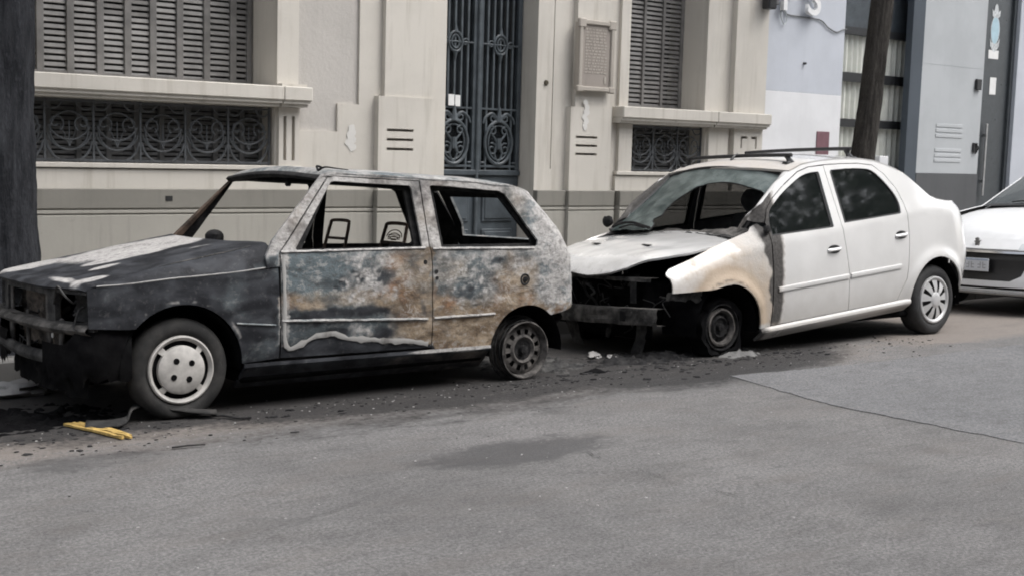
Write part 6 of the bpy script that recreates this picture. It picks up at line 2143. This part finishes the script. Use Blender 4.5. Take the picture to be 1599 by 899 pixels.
# ================================================================ DEBRIS ON THE ROAD
def gz(x, y):
    return zr(y)+0.006*fbm(x*0.9, y*0.9, 3, 3)*(1 if -2 < x < 12 else 0)
M['yellow'] = plain('yellow_wood', (0.44, 0.30, 0.095), 0.7, var=0.35, scale=30)
# split yellow board
mb = MB()
rn = random.Random(2)
for k, (dy, z0, l0, l1) in enumerate(((-0.028, 0.004, 0.0, 0.96), (0.0, 0.006, 0.03, 1.0), (0.028, 0.003, 0.0, 0.90))):
    a, b = Vector((2.115, 6.57, 0)), Vector((2.25, 6.06, 0))
    d = b-a
    n_ = Vector((-d.y, d.x, 0)).normalized()
    p, q = a+d*l0+n_*dy, a+d*l1+n_*dy*1.2
    V = []
    for i in range(9):
        c = p.lerp(q, i/8)
        ww = 0.016*(1-0.5*(i/8)**3)*(1+0.3*fbm(i*0.9, k, 7))
        h = 0.013+0.008*fbm(i*0.7, k, 1)
        for s, zz in ((-1, 0), (-1, h), (1, h*0.9), (1, 0)):
            V.append((c.x+n_.x*ww*s, c.y+n_.y*ww*s, gz(c.x, c.y)+z0*0.6+zz+0.004))
    mb.add(V, [(i*4+j, i*4+(j+1) % 4, i*4+4+(j+1) % 4, i*4+4+j) for i in range(8) for j in range(4)]+[(3, 2, 1, 0), (32, 33, 34, 35)])
tag(mb.out('broken_board', M['yellow']), 'splintered yellow strip of board on the road in front of the charred hatchback', 'board')
# melted liner strip in front of the wheel
mb = MB()
pts = spl([(2.16, 6.47, 0.012), (2.26, 6.40, 0.02), (2.36, 6.42, 0.030), (2.42, 6.50, 0.075), (2.50, 6.55, 0.083), (2.60, 6.50, 0.066), (2.72, 6.42, 0.040), (2.84, 6.36, 0.024)], 6)
V = []
for i, p in enumerate(pts):
    t = i/(len(pts)-1)
    w = 0.12*(1-0.45*t)*(0.9+0.25*fbm(i*0.4, 1, 1))
    for s, dz in ((-1, -0.0), (-0.3, 0.014), (0.4, 0.012), (1, -0.012)):
        V.append((p[0]+0.35*w*s, p[1]+w*s*0.9, max(0.004, gz(p[0], p[1])+p[2]*(0.8-0.5*s*0.3)+dz)))
k = len(pts)
mb.add(V, [(i*4+j, i*4+j+1, i*4+j+5, i*4+j+4) for i in range(k-1) for j in range(3)])
o = mb.out('melted_strip', M['tyre'], smooth=True)
tag(o, 'curled grey rubber strip lying against the front tyre of the charred hatchback', 'rubber strip')
sm_ = o.modifiers.new('thick', 'SOLIDIFY'); sm_.thickness = 0.008
mb = MB()
mb.tube(spl([(2.80, 6.33, 0.012), (2.86, 6.30, 0.012), (2.90, 6.22, 0.010), (2.97, 6.20, 0.009)], 5), 0.010, 6, flat=0.6)
tag(mb.out('rubber_hook', M['soot'], smooth=True), 'small hooked black scrap beside the front tyre of the charred hatchback', 'scrap')
mb = MB()
mb.tube([(2.345, 5.765, 0.010), (2.42, 5.755, 0.013), (2.505, 5.742, 0.010)], lambda t: 0.009-0.003*t, 6, flat=0.6)
tag(mb.out('charred_stick', M['soot'], smooth=True), 'short thin black stick alone on the open asphalt near the yellow board', 'stick')
# pale crumpled pieces
M['pale'] = m_stucco('pale_plastic', (0.40, 0.39, 0.38), (0.2, 0.19, 0.18), 0.6, 50, 0.5)
def lump(name, x, y, rx, ry, h, mat, rot, seed, label, cat, group=None):
    mb = MB()
    def fn(u, v_):
        a, b = 2*math.pi*u, math.pi*v_
        q = 1+0.75*fbm(math.cos(a)*math.sin(b)*1.6+seed, math.sin(a)*math.sin(b)*1.6, math.cos(b)*1.6, 4)
        px, py, pz = rx*math.cos(a)*math.sin(b)*q, ry*math.sin(a)*math.sin(b)*q, h*0.5*(1+math.cos(b)*q)
        return (x+px*math.cos(rot)-py*math.sin(rot), y+px*math.sin(rot)+py*math.cos(rot), max(gz(x, y)-0.004, gz(x, y)+pz-0.1*h))
    mb.grid(fn, 18, 10)
    o = mb.out(name, mat, smooth=True)
    return tag(o, label, cat, group)
lump('plastic_shard', 6.17, 7.03, 0.12, 0.045, 0.035, M['pale'], 0.9, 3, 'longer pale melted shard on the road under the burnt crash beam, nearer the hatchback', 'shard', 'pale shards under the beam')
lump('plastic_shard', 6.19, 6.83, 0.10, 0.04, 0.035, M['pale'], 1.2, 8, 'shorter pale melted shard on the road under the burnt crash beam, nearer the sedan wheel', 'shard', 'pale shards under the beam')
lump('crumpled_sheet', 2.18, 7.75, 0.22, 0.12, 0.09, M['pale'], 0.1, 12, 'pale crumpled sheet on the ground under the nose of the charred hatchback', 'sheet')
def heap(name, x0, x1, y0, y1, h, mat, seed, label, cat='burnt debris', group='heaps of burnt debris'):
    mb = MB()
    nx, ny = int((x1-x0)/0.022), int((y1-y0)/0.022)
    def fn(u, v_):
        x, y = x0+(x1-x0)*u, y0+(y1-y0)*v_
        d = (2*u-1)**2+(2*v_-1)**2
        q = h*(1-d)*(0.6+0.8*fbm(x*4, y*4, seed, 3))+0.5*h*fbm(x*13, y*17, seed+3, 5)+0.25*h*fbm(x*40, y*45, seed, 2)-0.25*h
        return (x, y, gz(x, y)+max(-0.02, q))
    mb.grid(fn, nx, ny)
    return tag(mb.out(name, mat, smooth=True), label, cat, group)
heap('charred_heap', 1.35, 2.5, 6.45, 7.35, 0.06, M['blackchar'], 31, 'black melted heap on the road under the nose of the charred hatchback')
heap('charred_heap', 5.75, 7.05, 6.42, 7.1, 0.06, M['soot'], 51, 'long black heap of melted plastic below the crash beam of the sedan')
heap('charred_heap', 5.05, 5.95, 6.45, 7.5, 0.05, M['soot2'], 61, 'grey black burnt heap on the road between the two damaged cars')
heap('charred_heap', 6.85, 7.6, 6.36, 6.8, 0.04, M['soot2'], 71, 'low sooty heap around the burnt front wheel of the white sedan')
heap('ash_heap', 6.88, 7.36, 6.34, 6.60, 0.05, M['ash'], 21, 'pale grey ash heap under the burnt front wheel of the white sedan', 'ash heap', None)
heap('charred_flake', 5.50, 5.82, 6.36, 6.48, 0.028, M['blackchar'], 41, 'flat black flake on the open road just past the bare rear rim', 'flake', None)
# scattered flakes of burnt paint, glass crumbs and grit: nobody could count them
mb = MB()
mp = MB()
rn = random.Random(77)
def crumb(mb, x, y, s, flat=0.4):
    n = rn.randint(4, 6)
    a0 = rn.uniform(0, 6.3)
    z = gz(x, y)
    st = rn.uniform(0.3, 1)
    V = [(x+s*rn.uniform(0.6, 1.2)*math.cos(a0+6.283*i/n), y+s*st*rn.uniform(0.6, 1.2)*math.sin(a0+6.283*i/n), z+0.001) for i in range(n)]
    h = s*flat*rn.uniform(0.4, 1)
    T2 = [(p[0]*0.75+x*0.25, p[1]*0.75+y*0.25, z+h+rn.uniform(0, 0.3*h)) for p in V]
    mb.add(V+T2, [tuple(range(n, 2*n))]+[(i, (i+1) % n, (i+1) % n+n, i+n) for i in range(n)])
for i in range(3200):
    x = rn.uniform(1.4, 9.3)
    y = 6.45-abs(rn.gauss(0, 0.28)) if rn.random() < 0.7 else rn.uniform(6.2, 7.4)
    crumb(mb, x, y, 0.002+0.015*rn.random()**7, 0.4)
for i in range(350):
    crumb(mb, rn.uniform(1.5, 5), 6.2-abs(rn.gauss(0, 0.5)), 0.002+0.006*rn.random()**4, 0.4)
for i in range(140):
    if rn.random() < 0.7:
        x, y = rn.uniform(4.6, 7.8), 6.42-abs(rn.gauss(0, 0.22))
    else:
        x, y = rn.uniform(1.6, 3.6), 6.35-abs(rn.gauss(0, 0.2))
    crumb(mb, x, y, rn.uniform(0.012, 0.038), 0.25)
struct(mb.out('charred_crumbs', M['soot']), 'stuff')
for i in range(800):
    crumb(mp, rn.uniform(0.8, 9.5), rn.uniform(2.6, 6.3), 0.0022+0.0075*rn.random()**5, 0.5)
for i in range(500):
    crumb(mp, rn.uniform(1.6, 8.5), 6.3+rn.gauss(0, 0.25), 0.002+0.007*rn.random()**4, 0.5)
struct(mp.out('road_grit', M['pale']), 'stuff')
